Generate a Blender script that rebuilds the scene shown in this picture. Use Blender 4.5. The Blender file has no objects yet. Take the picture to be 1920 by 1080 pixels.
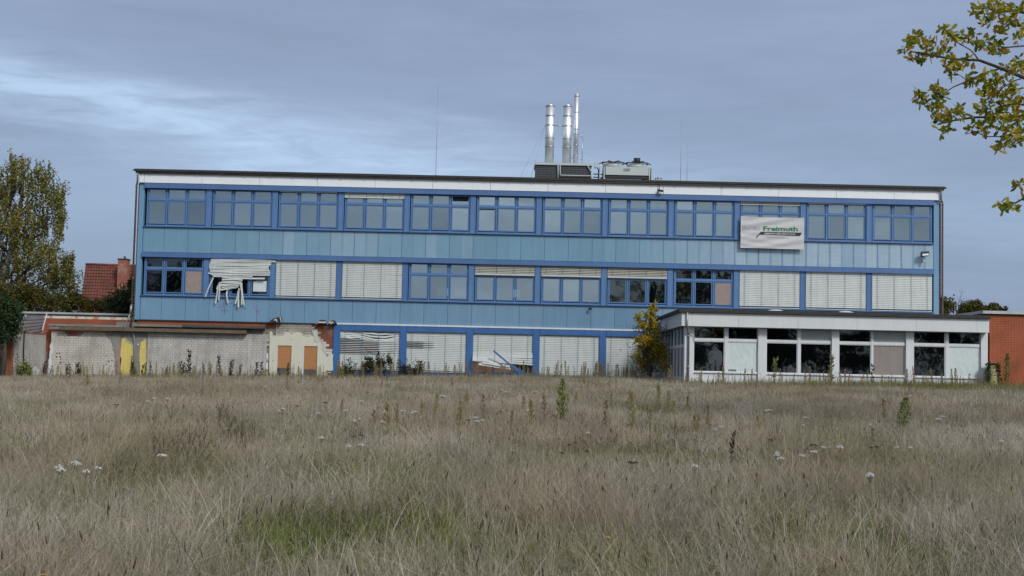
import bpy, bmesh, math, random
import numpy as np
from mathutils import Vector, Matrix, noise
R = math.radians
random.seed(7); RNG = np.random.default_rng(7)
S = bpy.context.scene; COL = S.collection

# ---------------------------------------------------------------- camera, light, exposure
F = 2520.0; RO = R(1.28); TH = R(3.70)          # focal length in photo pixels, roll, pitch
cam_d = bpy.data.cameras.new('camera'); cam = bpy.data.objects.new('camera', cam_d); COL.objects.link(cam)
cam_d.sensor_width = 36; cam_d.lens = F / 1920 * 36; cam_d.clip_start = .1; cam_d.clip_end = 3000
_X = Vector((1, 0, 0)); _U = Vector((0, -math.sin(TH), math.cos(TH))); _F = Vector((0, math.cos(TH), math.sin(TH)))
_r = _X * math.cos(RO) + _U * math.sin(RO); _u = -_X * math.sin(RO) + _U * math.cos(RO)
cam.matrix_world = Matrix(((_r.x, _u.x, -_F.x, 0), (_r.y, _u.y, -_F.y, 0), (_r.z, _u.z, -_F.z, 0), (0, 0, 0, 1)))
S.camera = cam
S.view_settings.view_transform = 'Standard'; S.view_settings.look = 'None'
S.view_settings.exposure = 0.1; S.view_settings.gamma = 1.0; S.view_settings.use_curve_mapping = False
SUN_EL, SUN_AZ = R(38), R(180 - 32)             # azimuth clockwise from +Y: behind the viewpoint, to the right
sun_d = bpy.data.lights.new('sun', 'SUN'); sun_d.energy = 2.0; sun_d.angle = R(12); sun_d.color = (1, .97, .92)
sun = bpy.data.objects.new('sun', sun_d); COL.objects.link(sun)
SD = Vector((math.sin(SUN_AZ) * math.cos(SUN_EL), math.cos(SUN_AZ) * math.cos(SUN_EL), math.sin(SUN_EL)))
sun.rotation_euler = (-SD).to_track_quat('-Z', 'Y').to_euler()
S.cycles.max_bounces = 8; S.cycles.transparent_max_bounces = 24; S.cycles.sample_clamp_indirect = 4

class NT:
    """small helper to write node trees"""
    def __init__(s, tree): s.t = tree; s.n = tree.nodes; s.l = tree.links
    def add(s, typ, **kw):
        n = s.n.new(typ)
        ins = kw.pop('ins', {})
        for k, v in kw.items(): setattr(n, k, v)
        for k, v in ins.items():
            if isinstance(v, bpy.types.NodeSocket): s.l.new(v, n.inputs[k])
            else: n.inputs[k].default_value = v
        return n
    def math(s, op, a, b=None, c=None, clamp=False):
        n = s.n.new('ShaderNodeMath'); n.operation = op; n.use_clamp = clamp
        for i, v in enumerate((a, b, c)):
            if v is None: continue
            if isinstance(v, bpy.types.NodeSocket): s.l.new(v, n.inputs[i])
            else: n.inputs[i].default_value = v
        return n.outputs[0]
    def mix(s, f, a, b, blend='MIX'):
        n = s.n.new('ShaderNodeMix'); n.data_type = 'RGBA'; n.blend_type = blend
        for k, v in ((0, f), (6, a), (7, b)):
            if isinstance(v, bpy.types.NodeSocket): s.l.new(v, n.inputs[k])
            else: n.inputs[k].default_value = v if k == 0 else (*v[:3], 1)
        return n.outputs[2]
    def ramp(s, f, stops, interp='LINEAR'):
        n = s.n.new('ShaderNodeValToRGB'); n.color_ramp.interpolation = interp
        e = n.color_ramp.elements
        while len(e) < len(stops): e.new(.5)
        for i, (p, c) in enumerate(stops):
            e[i].position = p; e[i].color = (*c, 1) if not isinstance(c, (int, float)) else (c, c, c, 1)
        s.l.new(f, n.inputs[0]); return n.outputs[0]
    def noise(s, vec, scale, detail=3, rough=.55, dist=0):
        n = s.add('ShaderNodeTexNoise', ins={'Scale': scale, 'Detail': detail, 'Roughness': rough, 'Distortion': dist})
        s.l.new(vec, n.inputs['Vector']); return n.outputs['Fac']
    def scale(s, vec, xyz):
        n = s.add('ShaderNodeVectorMath', operation='MULTIPLY'); s.l.new(vec, n.inputs[0]); n.inputs[1].default_value = xyz
        return n.outputs[0]

W = bpy.data.worlds.new('World'); S.world = W; W.use_nodes = True
w = NT(W.node_tree); w.n.clear()
gen = w.add('ShaderNodeTexCoord').outputs['Generated']
sky = w.add('ShaderNodeTexSky', sky_type='NISHITA', sun_disc=False, sun_elevation=SUN_EL, sun_rotation=SUN_AZ).outputs[0]
nrm = w.add('ShaderNodeVectorMath', operation='NORMALIZE', ins={0: gen}).outputs[0]
sx = w.add('ShaderNodeSeparateXYZ', ins={0: nrm}); dx, dy, dz = sx.outputs
n_big = w.noise(w.scale(nrm, (2.2, 2.2, 11)), 1.6, 5, .55, .4)
n_fine = w.noise(w.scale(nrm, (4, 4, 26)), 3.0, 7, .62, .8)
n_soft = w.noise(w.scale(nrm, (1, 1, 5)), 2.1, 3, .5, .2)
# layered stratus: colour drifts with height and with slow noise
elev = w.ramp(dz, [(0, (1.30, 1.72, 2.75)), (.06, (1.62, 2.16, 3.30)), (.12, (2.02, 2.68, 3.85)), (.2, (2.08, 2.64, 3.80)), (.45, (1.95, 2.4, 3.4)), (1, (1.8, 2.2, 3.0))])
slow = w.ramp(n_soft, [(.3, .88), (.7, 1.12)])
cloud = w.mix(1, elev, slow, 'MULTIPLY')
cloud = w.mix(1, cloud, w.ramp(n_big, [(.3, .90), (.7, 1.09)]), 'MULTIPLY')
cloud = w.mix(1, cloud, w.ramp(n_fine, [(.3, .965), (.7, 1.04)]), 'MULTIPLY')
# thin bright rift between two cloud decks, sinking to the right
az = w.math('DIVIDE', dx, w.math('ADD', w.math('ABSOLUTE', dy), .05))
cen = w.math('ADD', w.math('MULTIPLY', az, -.115), .150)
wob = w.math('MULTIPLY', w.math('SUBTRACT', n_big, .5), .075)
dist = w.math('SUBTRACT', w.math('ADD', dz, wob), cen)
wid = w.ramp(w.math('ADD', w.math('MULTIPLY', az, .8), .5), [(0, .024), (.45, .022), (1, .022)])
band = w.math('POWER', 2.718, w.math('MULTIPLY', w.math('POWER', w.math('DIVIDE', dist, wid), 2), -1))
fade = w.ramp(w.math('ADD', w.math('MULTIPLY', az, 1.0), .5), [(.05, 1.0), (.42, .9), (.56, .42), (.8, .16), (1, .04)])
band = w.math('MULTIPLY', w.math('MULTIPLY', band, fade), w.ramp(n_fine, [(.28, .28), (.62, 1.1)]), clamp=True)
cloud = w.mix(w.math('MULTIPLY', band, .86), cloud, (3.9, 5.2, 7.0))
# cloud deck thins and glows towards the hidden sun
sdot = w.add('ShaderNodeVectorMath', operation='DOT_PRODUCT', ins={0: nrm, 1: SD}).outputs['Value']
glow = w.math('MULTIPLY', w.math('POWER', w.math('MAXIMUM', sdot, 0), 3.2), w.ramp(n_big, [(.36, .45), (.66, 1.35)]), clamp=True)
warm = w.mix(glow, cloud, (9.0, 9.6, 9.8))
col = w.mix(.12, warm, sky)
bg = w.add('ShaderNodeBackground', ins={'Color': col, 'Strength': .125})
out = w.add('ShaderNodeOutputWorld', ins={'Surface': bg.outputs[0]})

# ---------------------------------------------------------------- measuring helpers
def P(px, py, Y):
    """point at world depth Y behind photo pixel px,py -> (x, z)"""
    u = px - 960; v = 540 - py; c, s = math.cos(RO), math.sin(RO)
    a = u * c - v * s; b = u * s + v * c
    d = (a, F * math.cos(TH) - b * math.sin(TH), b * math.cos(TH) + F * math.sin(TH)); k = Y / d[1]
    return d[0] * k, d[2] * k
def gz(x, y):
    """ground height; the eye is at z = 0"""
    t = min(max(y / 68, 0), 1.0); xx = max(min(x, 32), -32)
    lat = (.023 if xx < 0 else .009) * xx
    return -1.68 + 1.14 * t + lat * t + .035 * math.sin(x * .31 + 1) * math.sin(y * .23) + .02 * math.sin(x * .9 + y * .7)
def at(px, py, h=0.0, lo=5.0, hi=67.5):
    """spot on the ground where something of height h has its top at the pixel"""
    best = None
    for i in range(500):
        Y = lo + (hi - lo) * i / 499; x, z = P(px, py, Y); e = abs(z - (gz(x, Y) + h))
        if best is None or e < best[0]: best = (e, x, Y)
    return best[1], best[2]

# ---------------------------------------------------------------- materials
MATS = {}
def mat(name, col, rough=.7, var=.12, vs=3.0, col2=None, mixs=None, streak=0, metal=0, bump=0, bs=40, spec=.5, objcol=False, rnd=0, emis=0):
    if name in MATS: return MATS[name]
    m = bpy.data.materials.new(name); m.use_nodes = True; t = NT(m.node_tree); b = t.n['Principled BSDF']
    pos = t.add('ShaderNodeNewGeometry').outputs['Position']
    c = None
    if objcol:
        # faded sheet: the chalky bloom stops short of the sheet's edges
        oc = t.add('ShaderNodeSeparateXYZ', ins={0: t.add('ShaderNodeTexCoord').outputs['Object']}).outputs
        e_ = t.math('SUBTRACT', .31, t.math('ABSOLUTE', oc[0])); e_ = t.math('ADD', e_, t.math('MULTIPLY', t.math('SUBTRACT', t.noise(t.scale(pos, (6, 6, 1.5)), 1.5, 3), .5), .09))
        bl = t.ramp(e_, [(0, .25), (.085, 1)]); sm = t.ramp(t.noise(t.scale(pos, (.8, 1, 7)), 1.3, 4), [(.35, .8), (.65, 1)])
        oc2 = t.add('ShaderNodeObjectInfo').outputs['Color']; rr_ = t.add('ShaderNodeSeparateColor', ins={0: oc2}).outputs[0]
        kk = t.math('MULTIPLY', t.math('SUBTRACT', rr_, .145), 7, clamp=True); edge = t.mix(kk, oc2, (.125, .25, .385))
        base = t.mix(t.math('MULTIPLY', bl, sm), edge, oc2)
    else:
        base = t.add('ShaderNodeRGB').outputs[0]; base.default_value = (*col, 1)
    if col2:
        f = t.ramp(t.noise(pos, mixs[0], 5, .6), [(mixs[1], 0), (mixs[2], 1)])
        base = t.mix(f, base, col2)
    n1 = t.noise(pos, vs, 5, .6)
    c = t.mix(1, base, t.ramp(n1, [(.25, 1 - var), (.75, 1 + var)]), 'MULTIPLY')
    if name in ('sandlime_brick', 'limewashed_brick', 'grey_mortar'):      # soot and damp that ran down from the lost roof
        zz_ = t.add('ShaderNodeSeparateXYZ', ins={0: pos}).outputs[2]; zz_ = t.math('ADD', zz_, t.math('MULTIPLY', t.noise(t.scale(pos, (3, 3, .6)), 1, 4), 1.1))
        c = t.mix(t.ramp(t.math('MULTIPLY', zz_, .3), [(.62, 0), (.80, .6)]), c, (.20, .175, .14))
    if streak:
        n2 = t.noise(t.scale(pos, (9, 9, .55)), 1, 4, .6)
        c = t.mix(1, c, t.ramp(n2, [(.35, 1), (.72, 1 - streak)]), 'MULTIPLY')
    if rnd:
        r_ = t.add('ShaderNodeObjectInfo').outputs['Random']
        c = t.mix(1, c, t.ramp(r_, [(0, 1 - rnd), (1, 1 + rnd)]), 'MULTIPLY')
    t.l.new(c, b.inputs['Base Color'])
    b.inputs['Roughness'].default_value = rough; b.inputs['Metallic'].default_value = metal
    b.inputs['Specular IOR Level'].default_value = spec
    if bump:
        bn = t.add('ShaderNodeBump', ins={'Strength': bump, 'Distance': .02}); t.l.new(t.noise(pos, bs, 4, .6), bn.inputs['Height'])
        t.l.new(bn.outputs[0], b.inputs['Normal'])
    MATS[name] = m; return m
def leaf_mat(name, cols, rough=.6, trans=.35):
    m = bpy.data.materials.new(name); m.use_nodes = True; t = NT(m.node_tree); b = t.n['Principled BSDF']
    a = t.add('ShaderNodeAttribute', attribute_name='rnd').outputs['Fac']
    c = t.ramp(a, [(i / (len(cols) - 1), k) for i, k in enumerate(cols)])
    t.l.new(c, b.inputs['Base Color']); b.inputs['Roughness'].default_value = rough; b.inputs['Specular IOR Level'].default_value = .25
    tr = t.add('ShaderNodeBsdfTranslucent'); t.l.new(c, tr.inputs[0])
    mx = t.add('ShaderNodeMixShader', ins={0: trans}); t.l.new(b.outputs[0], mx.inputs[1]); t.l.new(tr.outputs[0], mx.inputs[2])
    t.l.new(mx.outputs[0], t.n['Material Output'].inputs[0]); return m
def glass_mat(name, tint, refl, base=(.02, .025, .03), seethrough=.75):
    m = bpy.data.materials.new(name); m.use_nodes = True; t = NT(m.node_tree); t.n.remove(t.n['Principled BSDF'])
    tr = t.add('ShaderNodeBsdfTransparent', ins={'Color': (*tint, 1)})
    df = t.add('ShaderNodeBsdfDiffuse', ins={'Color': (*base, 1)})
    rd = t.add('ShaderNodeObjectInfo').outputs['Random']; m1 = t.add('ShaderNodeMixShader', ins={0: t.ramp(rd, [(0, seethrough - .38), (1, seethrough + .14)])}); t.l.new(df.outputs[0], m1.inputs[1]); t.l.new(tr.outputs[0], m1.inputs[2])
    pos = t.add('ShaderNodeNewGeometry').outputs['Position']
    bn = t.add('ShaderNodeBump', ins={'Strength': .16, 'Distance': .02}); t.l.new(t.noise(pos, .9, 2), bn.inputs['Height'])
    gl = t.add('ShaderNodeBsdfGlossy', ins={'Roughness': .02, 'Color': (.80, .93, 1, 1)}); t.l.new(bn.outputs[0], gl.inputs['Normal'])
    fr = t.add('ShaderNodeFresnel', ins={'IOR': 1.5}).outputs[0]
    rd2 = t.math('FRACT', t.math('MULTIPLY', rd, 7.31)); f = t.math('ADD', t.math('MULTIPLY', fr, .9), t.math('MULTIPLY', t.ramp(rd2, [(0, .7), (1, 1.3)]), refl), clamp=True)
    m2 = t.add('ShaderNodeMixShader', ins={0: f}); t.l.new(m1.outputs[0], m2.inputs[1]); t.l.new(gl.outputs[0], m2.inputs[2])
    t.l.new(m2.outputs[0], t.n['Material Output'].inputs[0]); return m

M_beam = mat('blue_paint', (.068, .150, .33), .42, .10, 1.5, streak=.12)
M_frame = mat('blue_frame_paint', (.085, .185, .38), .42, .10, 2, streak=.10)
M_deep = mat('deep_blue_paint', (.036, .125, .33), .42, .12, 1.5, streak=.15)
M_panel = mat('cladding_sheet', (.11, .27, .4), .38, .05, .9, objcol=True, streak=.10, bump=.04, bs=6)
M_groove = mat('dark_joint', (.035, .09, .17), .8)
M_fascia = mat('white_fascia_board', (.74, .78, .81), .55, .03, .8, streak=.04)
M_afascia = mat('annex_fascia_board', (.60, .62, .63), .65, .05, .7, streak=.06)
M_white = mat('white_window_paint', (.64, .66, .68), .5, .06, 3, streak=.12)
M_gutter = mat('dark_bitumen_edge', (.028, .026, .025), .75, .3, 4)
M_gutter2 = mat('weathered_gutter_metal', (.085, .075, .07), .55, .3, 4, metal=.2)
M_pipe = mat('brown_grey_pipe', (.16, .13, .125), .5, .2, 4)
M_zinc = mat('zinc_pipe', (.33, .34, .36), .45, .15, 4, metal=.5)
M_slat = mat('blind_aluminium', (.50, .535, .52), .5, .07, 2, streak=.12)
M_slat_old = mat('old_blind_aluminium', (.42, .41, .36), .5, .08, 2)
M_cord = mat('blind_tape', (.17, .18, .18), .8)
M_brick = mat('orange_brick', (.33, .09, .04), .85, .18, 1.2, rnd=.12, col2=(.23, .065, .035), mixs=(.8, .45, .7))
M_redbrick = mat('old_red_brick', (.24, .085, .055), .9, .25, 2.5, rnd=.2, col2=(.33, .22, .18), mixs=(1.6, .5, .75))
M_mortar = mat('mortar', (.27, .20, .16), .95, .15, 6)
M_mortar2 = mat('grey_mortar', (.39, .37, .335), .95, .2, 2)
M_block = mat('sandlime_brick', (.55, .52, .465), .9, .14, 1.1, rnd=.04, col2=(.37, .33, .28), mixs=(.9, .48, .75), streak=.25, bump=.2, bs=14)
M_blockw = mat('limewashed_brick', (.52, .50, .465), .9, .14, .8, rnd=.03, col2=(.36, .34, .31), mixs=(1.1, .46, .74), streak=.25, bump=.2, bs=14)
M_conc = mat('stained_concrete', (.21, .195, .165), .9, .25, 1.5, streak=.3, bump=.3, bs=12)
M_concg = mat('grey_render', (.23, .225, .20), .95, .2, 1.5, streak=.25, bump=.3, bs=12)
M_soil = mat('brown_stain_ledge', (.10, .075, .05), .95, .4, 3, bump=.4, bs=10)
M_plaster = mat('cream_plaster', (.60, .585, .48), .85, .05, 1.2, streak=.08, col2=(.50, .50, .42), mixs=(1.2, .5, .8))
M_yellow = mat('yellow_plaster', (.62, .50, .15), .85, .07, 1.4, streak=.08, col2=(.52, .42, .13), mixs=(1.1, .5, .75))
M_broken = mat('torn_plaster_edge', (.50, .49, .46), .95, .15, 8, bump=.5, bs=18)
M_jamb = mat('pale_blue_white_jamb', (.52, .56, .62), .7, .06)
M_osb = mat('orange_chipboard', (.40, .19, .075), .8, .16, 14, col2=(.36, .15, .05), mixs=(26, .45, .6))
M_osb2 = mat('grey_chipboard', (.33, .27, .25), .85, .3, 30, col2=(.20, .15, .13), mixs=(34, .45, .6))
M_ply = mat('brown_boarding', (.36, .19, .115), .8, .14, 3, streak=.15)
M_greyboard = mat('grey_brown_board', (.27, .235, .22), .8, .06, 2, streak=.15)
M_damp = mat('damp_board_foot', (.10, .085, .085), .9, .3, 8)
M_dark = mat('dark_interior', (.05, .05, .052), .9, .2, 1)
M_room = mat('room_wall', (.42, .42, .40), .9, .08, 1)
M_ceil = mat('room_ceiling', (.50, .50, .49), .9, .05, 1)
M_roof = mat('roof_felt', (.17, .165, .16), .9, .3, 1, bump=.3)
M_steel = mat('brushed_steel', (.85, .86, .88), .52, .05, 3, metal=1)
M_steelb = mat('steel_band', (.48, .49, .50), .4, .05, 3, metal=1)
M_slate = mat('dark_slate_cladding', (.022, .025, .036), .55, .15, 4)
M_ac = mat('light_grey_sheet_metal', (.42, .47, .47), .5, .04, 2)
M_black = mat('black_plastic', (.012, .012, .015), .6, .1)
M_tile = mat('red_clay_tile', (.15, .045, .028), .85, .3, 3, col2=(.09, .038, .028), mixs=(1.2, .45, .7))
M_banner = mat('white_banner_cloth', (.50, .50, .51), .7, .03, 1)
M_green = mat('green_print', (.02, .17, .075), .7, .03)
M_print = mat('black_print', (.025, .025, .035), .7, .03)
M_faded = mat('faded_grey_print', (.30, .31, .33), .7, .15, 8)
M_wprint = mat('white_print', (.62, .62, .62), .7, .03)
M_pink = mat('pink_spray_paint', (.30, .13, .26), .8, .3, 12)
M_dkspray = mat('grey_spray_paint', (.08, .10, .16), .8, .3, 12)
M_tape = mat('milky_film', (.56, .63, .63), .4, .06, 1.2)
M_dome = mat('skylight_plastic', (.62, .66, .72), .3, .05, 3)
M_bark = mat('dark_bark', (.055, .045, .035), .95, .3, 8, bump=.5)
M_birchbark = mat('birch_bark', (.26, .25, .23), .9, .3, 3, col2=(.05, .045, .04), mixs=(4, .42, .55))
M_ivy = leaf_mat('ivy_leaf', [(.02, .04, .012), (.05, .085, .02)])
M_stone = mat('pale_sandstone', (.36, .31, .17), .9, .25, 4, bump=.5, bs=10)
M_soilg = mat('meadow_soil', (.105, .092, .058), .98, .3, .6, col2=(.16, .14, .105), mixs=(.25, .4, .65), bump=.5, bs=20)
M_curtain = mat('pale_curtain', (.62, .64, .62), .9, .04)
M_slabgrey = mat('grey_shingle', (.135, .115, .115), .9, .2, 2)
M_coping = mat('pale_metal_coping', (.40, .42, .43), .5, .15, 2, metal=.2)
M_copd = mat('shaded_coping', (.13, .15, .16), .6, .15, 2)  # darker copy of the coping metal, shade put into its colour
M_rust = mat('peeling_cream_paint', (.55, .50, .40), .8, .1, 2, col2=(.42, .14, .04), mixs=(1.4, .46, .56))
G_up = glass_mat('window_glass', (.42, .50, .55), .25, base=(.08, .13, .17), seethrough=.75)
G_cl = glass_mat('clear_window_glass', (.9, .95, .95), .02, base=(.45, .5, .5), seethrough=.9)
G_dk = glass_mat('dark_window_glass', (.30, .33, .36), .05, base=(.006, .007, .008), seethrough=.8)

# ---------------------------------------------------------------- mesh helpers
ORG = {}; BOXC = {}
def root(name, label, cat, loc, group=None, rz=0):
    o = bpy.data.objects.new(name, None); COL.objects.link(o); o.location = loc; o.empty_display_size = .3
    o['label'] = label; o['category'] = cat
    if group: o['group'] = group
    ORG[o.name] = Vector(loc); return o
def tag(o, label=None, cat=None, group=None, kind=None):
    for k, v in (('label', label), ('category', cat), ('group', group), ('kind', kind)):
        if v: o[k] = v
    return o
def link(name, me, parent=None, pos=None, org=(0, 0, 0)):
    """put a mesh into the scene; pos = world position of the mesh's own origin"""
    o = bpy.data.objects.new(name, me); COL.objects.link(o)
    if pos is None: pos = ORG[parent.name] if parent else org
    pos = Vector(pos)
    if parent:
        o.parent = parent; o.location = pos - ORG[parent.name]
    else: o.location = pos
    ORG[o.name] = pos; return o
_B = [(-.5, -.5, -.5), (.5, -.5, -.5), (.5, .5, -.5), (-.5, .5, -.5), (-.5, -.5, .5), (.5, -.5, .5), (.5, .5, .5), (-.5, .5, .5)]
_BF = [(0, 3, 2, 1), (4, 5, 6, 7), (0, 1, 5, 4), (1, 2, 6, 5), (2, 3, 7, 6), (3, 0, 4, 7)]
class MB:
    def __init__(s): s.v = []; s.f = []; s.m = []; s.sm = []
    def quad(s, pts, m=0, smooth=False):
        n = len(s.v); s.v += [tuple(p) for p in pts]; s.f.append(tuple(range(n, n + len(pts)))); s.m.append(m); s.sm.append(smooth)
    def box(s, x0, x1, y0, y1, z0, z1, m=0):
        n = len(s.v); c = ((x0 + x1) / 2, (y0 + y1) / 2, (z0 + z1) / 2); d = (x1 - x0, y1 - y0, z1 - z0)
        s.v += [tuple(c[i] + p[i] * d[i] for i in range(3)) for p in _B]
        for f in _BF: s.f.append(tuple(n + i for i in f)); s.m.append(m); s.sm.append(False)
    def obox(s, c, ax, ay, az, m=0):
        """box with centre and half axes"""
        n = len(s.v); c = Vector(c); ax, ay, az = Vector(ax), Vector(ay), Vector(az)
        s.v += [tuple(c + ax * (2 * p[0]) + ay * (2 * p[1]) + az * (2 * p[2])) for p in _B]
        for f in _BF: s.f.append(tuple(n + i for i in f)); s.m.append(m); s.sm.append(False)
    def tube(s, path, r, seg=8, m=0, cap=True):
        path = [Vector(p) for p in path]; k = len(path); rr = r if isinstance(r, (list, tuple)) else [r] * k
        n0 = len(s.v)
        for i, p in enumerate(path):
            d = (path[min(i + 1, k - 1)] - path[max(i - 1, 0)]).normalized()
            a = d.orthogonal().normalized() if abs(d.z) > .95 or True else None
            a = (Vector((0, 1, 0)) - d * d.y)
            if a.length < .1: a = Vector((1, 0, 0)) - d * d.x
            a.normalize(); b = d.cross(a)
            for j in range(seg):
                t = 2 * math.pi * j / seg; s.v.append(tuple(p + (a * math.cos(t) + b * math.sin(t)) * rr[i]))
        for i in range(k - 1):
            for j in range(seg):
                a0 = n0 + i * seg + j; a1 = n0 + i * seg + (j + 1) % seg
                s.f.append((a0, a1, a1 + seg, a0 + seg)); s.m.append(m); s.sm.append(True)
        if cap:
            s.f.append(tuple(n0 + j for j in range(seg))[::-1]); s.m.append(m); s.sm.append(False)
            s.f.append(tuple(n0 + (k - 1) * seg + j for j in range(seg))); s.m.append(m); s.sm.append(False)
    def mesh(s, name, mats, org=(0, 0, 0)):
        me = bpy.data.meshes.new(name); o = Vector(org)
        me.from_pydata([tuple(Vector(p) - o) for p in s.v], [], s.f)
        for q in (mats if isinstance(mats, (list, tuple)) else [mats]): me.materials.append(q)
        me.polygons.foreach_set('material_index', s.m); me.polygons.foreach_set('use_smooth', s.sm); me.update(); return me
    def build(s, name, mats, parent=None, org=None):
        org = Vector(org) if org is not None else (ORG[parent.name] if parent else Vector((0, 0, 0)))
        return link(name, s.mesh(name, mats, org), parent, org)
def box(name, x0, x1, y0, y1, z0, z1, m, parent, bev=0):
    """one box as its own object; equal boxes share their mesh"""
    d = (round(x1 - x0, 3), round(y1 - y0, 3), round(z1 - z0, 3)); k = (d, m.name)
    if k not in BOXC:
        b = MB(); b.box(-d[0] / 2, d[0] / 2, -d[1] / 2, d[1] / 2, -d[2] / 2, d[2] / 2); BOXC[k] = b.mesh(name, m)
    return link(name, BOXC[k], parent, ((x0 + x1) / 2, (y0 + y1) / 2, (z0 + z1) / 2))
def slab(name, outline, y0, y1, m, parent, holes=()):
    """flat plate in the XZ plane with a ragged outline (list of x,z), y0 front, y1 back"""
    n = len(outline); b = MB()
    b.v = [(x, y0, z) for x, z in outline] + [(x, y1, z) for x, z in outline]
    b.f = [tuple(range(n)), tuple(range(2 * n - 1, n - 1, -1))] + [(i, i + n, (i + 1) % n + n, (i + 1) % n) for i in range(n)]
    b.m = [0] * len(b.f); b.sm = [False] * len(b.f)
    o = b.build(name, m, parent)
    bm = bmesh.new(); bm.from_mesh(o.data); bmesh.ops.recalc_face_normals(bm, faces=bm.faces); bmesh.ops.triangulate(bm, faces=[f for f in bm.faces if len(f.verts) > 4]); bm.to_mesh(o.data); bm.free()
    return o
def inside(x, z, poly):
    c = False; j = len(poly) - 1
    for i in range(len(poly)):
        (xi, zi), (xj, zj) = poly[i], poly[j]
        if (zi > z) != (zj > z) and x < (xj - xi) * (z - zi) / (zj - zi) + xi: c = not c
        j = i
    return c
def px_poly(pts, Y, ox=0, oy=0, sc=1): return [P(ox + x / sc, oy + y / sc, Y) for x, y in pts]
def jag(poly, step=.12, amp=.03, keep=(), closed=True):
    """roughen an outline"""
    out = []
    if not closed: keep = (len(poly) - 1,)
    for i in range(len(poly)):
        a, b = poly[i], poly[(i + 1) % len(poly)]; L = math.hypot(b[0] - a[0], b[1] - a[1]); n = max(1, int(L / step)) if i not in keep else 1
        for k in range(n):
            t = k / n; j = amp if (k and i not in keep) else 0
            out.append((a[0] + (b[0] - a[0]) * t + random.uniform(-j, j), a[1] + (b[1] - a[1]) * t + random.uniform(-j, j)))
    return out

# ================================================================ GROUND
def ground():
    xs = sorted(set([-1500, -700, -400, -250, -160, -110] + list(np.linspace(-80, 80, 81)) + [110, 160, 250, 400, 700, 1500]))
    ys = sorted(set([-1200, -600, -300, -160, -90, -60] + list(np.linspace(-40, 90, 87)) + [110, 140, 200, 350, 700, 1500]))
    b = MB(); b.v = [(x, y, gz(x, y)) for y in ys for x in xs]; n = len(xs)
    for j in range(len(ys) - 1):
        for i in range(n - 1): b.f.append((j * n + i, j * n + i + 1, (j + 1) * n + i + 1, (j + 1) * n + i)); b.m.append(0); b.sm.append(True)
    return tag(b.build('ground', M_soilg), kind='structure', label='rough meadow soil rising gently to the building')
ground()

# ================================================================ MAIN BUILDING
Y0 = 70.0; BAY = 3.457; BX0 = -19.217
BL = [BX0 + BAY * i for i in range(12)]; XL, XR = -19.62, 22.27
BR = root('blue_panel_building', 'long three storey flat roofed building with blue window bands and pale blue cladding panels', 'building', (1.3, 70, -1.0))
# shell
box('roof_slab', XL - .1, XR + .1, 69.87, 84.3, 10.09, 10.19, M_roof, BR)
c = MB(); c.box(XL, XR, 70.25, 84, 9.42, 9.62); c.box(XL, XR, 70.25, 84, 5.80, 6.30); c.box(XL, XR, 70.25, 84, 2.15, 2.65); c.build('floor_slab', M_ceil, BR)
c = MB(); c.box(XL + .3, XR - .3, 70.06, 70.24, 6.0, 7.30); c.box(XL + .3, XR - .3, 70.06, 70.24, 2.36, 3.70); c.box(-9.1, 22, 70.12, 70.24, -1.3, .12); c.build('spandrel_wall', M_groove, BR)
# end walls with brick courses, only a narrow strip shows
def brick_face(b, x0, x1, z0, z1, y, depth, bw=.24, bh=.071, gx=.012, gzz=.010, poly=None, jit=.004, half=True, axis='x'):
    r = 0; z = z0
    while z < z1 - .02:
        x = x0 - (bw + gx) * (.5 if (r % 2 and half) else 0)
        while x < x1:
            a, e = max(x, x0), min(x + bw, x1)
            if e - a > .04 and (poly is None or inside((a + e) / 2, z + bh / 2, poly)):
                j = random.uniform(-jit, jit)
                if axis == 'x': b.box(a, e, y + j, y + depth, z, min(z + bh, z1))
                else: b.box(y + j, y + depth, a, e, z, min(z + bh, z1))
            x += bw + gx
        z += bh + gzz; r += 1
for xa, xb, nm in ((XL - .07, XL, 'l'), (XR, XR + .12, 'r')):
    box('end_wall', xa + .01, xb - .01 if nm == 'l' else xb - .012, 70.0, 84, -1.5, 9.6, mat('dark_red_mortar', (.13, .09, .075), .95, .2, 3), BR)
    b = MB()
    brick_face(b, xa, xb, -1.2, 9.6, 69.985, .1, bw=.06)
    tag(b.build('end_wall_bricks', M_redbrick, BR), kind='stuff')
# rear wall with real openings
c = MB()
op = []
for (a, b_, t, q) in ((820, 840, 539, 553), (851.5, 877, 541, 555), (932, 949, 542, 557), (954, 974, 543, 557)):
    xa, zt = P(a, t, 83.7); xb, zq = P(b_, q, 83.7); op.append((xa, xb, zq, zt))
op.sort(); zlo, zhi = min(o[2] for o in op), max(o[3] for o in op)
c.box(XL, XR, 83.7, 84, -1.5, zlo); c.box(XL, XR, 83.7, 84, zhi, 9.6)
xx = XL
for o_ in op: c.box(xx, o_[0], 83.7, 84, zlo, zhi); xx = o_[1]
c.box(xx, XR, 83.7, 84, zlo, zhi)
for x, y1 in ((XL + .02, 83.69), (BL[2] - .2, 83.69), (BL[4] - .2, 83.69), (BL[6] - .2, 83.69), (BL[8] - .2, 83.69), (BL[10] - .2, 83.69), (XR - .16, 83.69)):
    for za, zb in ((6.31, 9.41), (2.66, 5.79), (-1.4, 2.14)): c.box(x, x + .13, 70.3, y1, za, zb)
for za, zb in ((6.31, 9.41), (2.66, 5.79)):
    for i in (0, 2, 6, 8, 10):                                   # corridor walls behind the classrooms
        c.box(BL[i] - .05, BL[i] + 2 * BAY - .25, 78.2, 78.32, za, zb)
c.build('inner_wall', M_room, BR)
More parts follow.
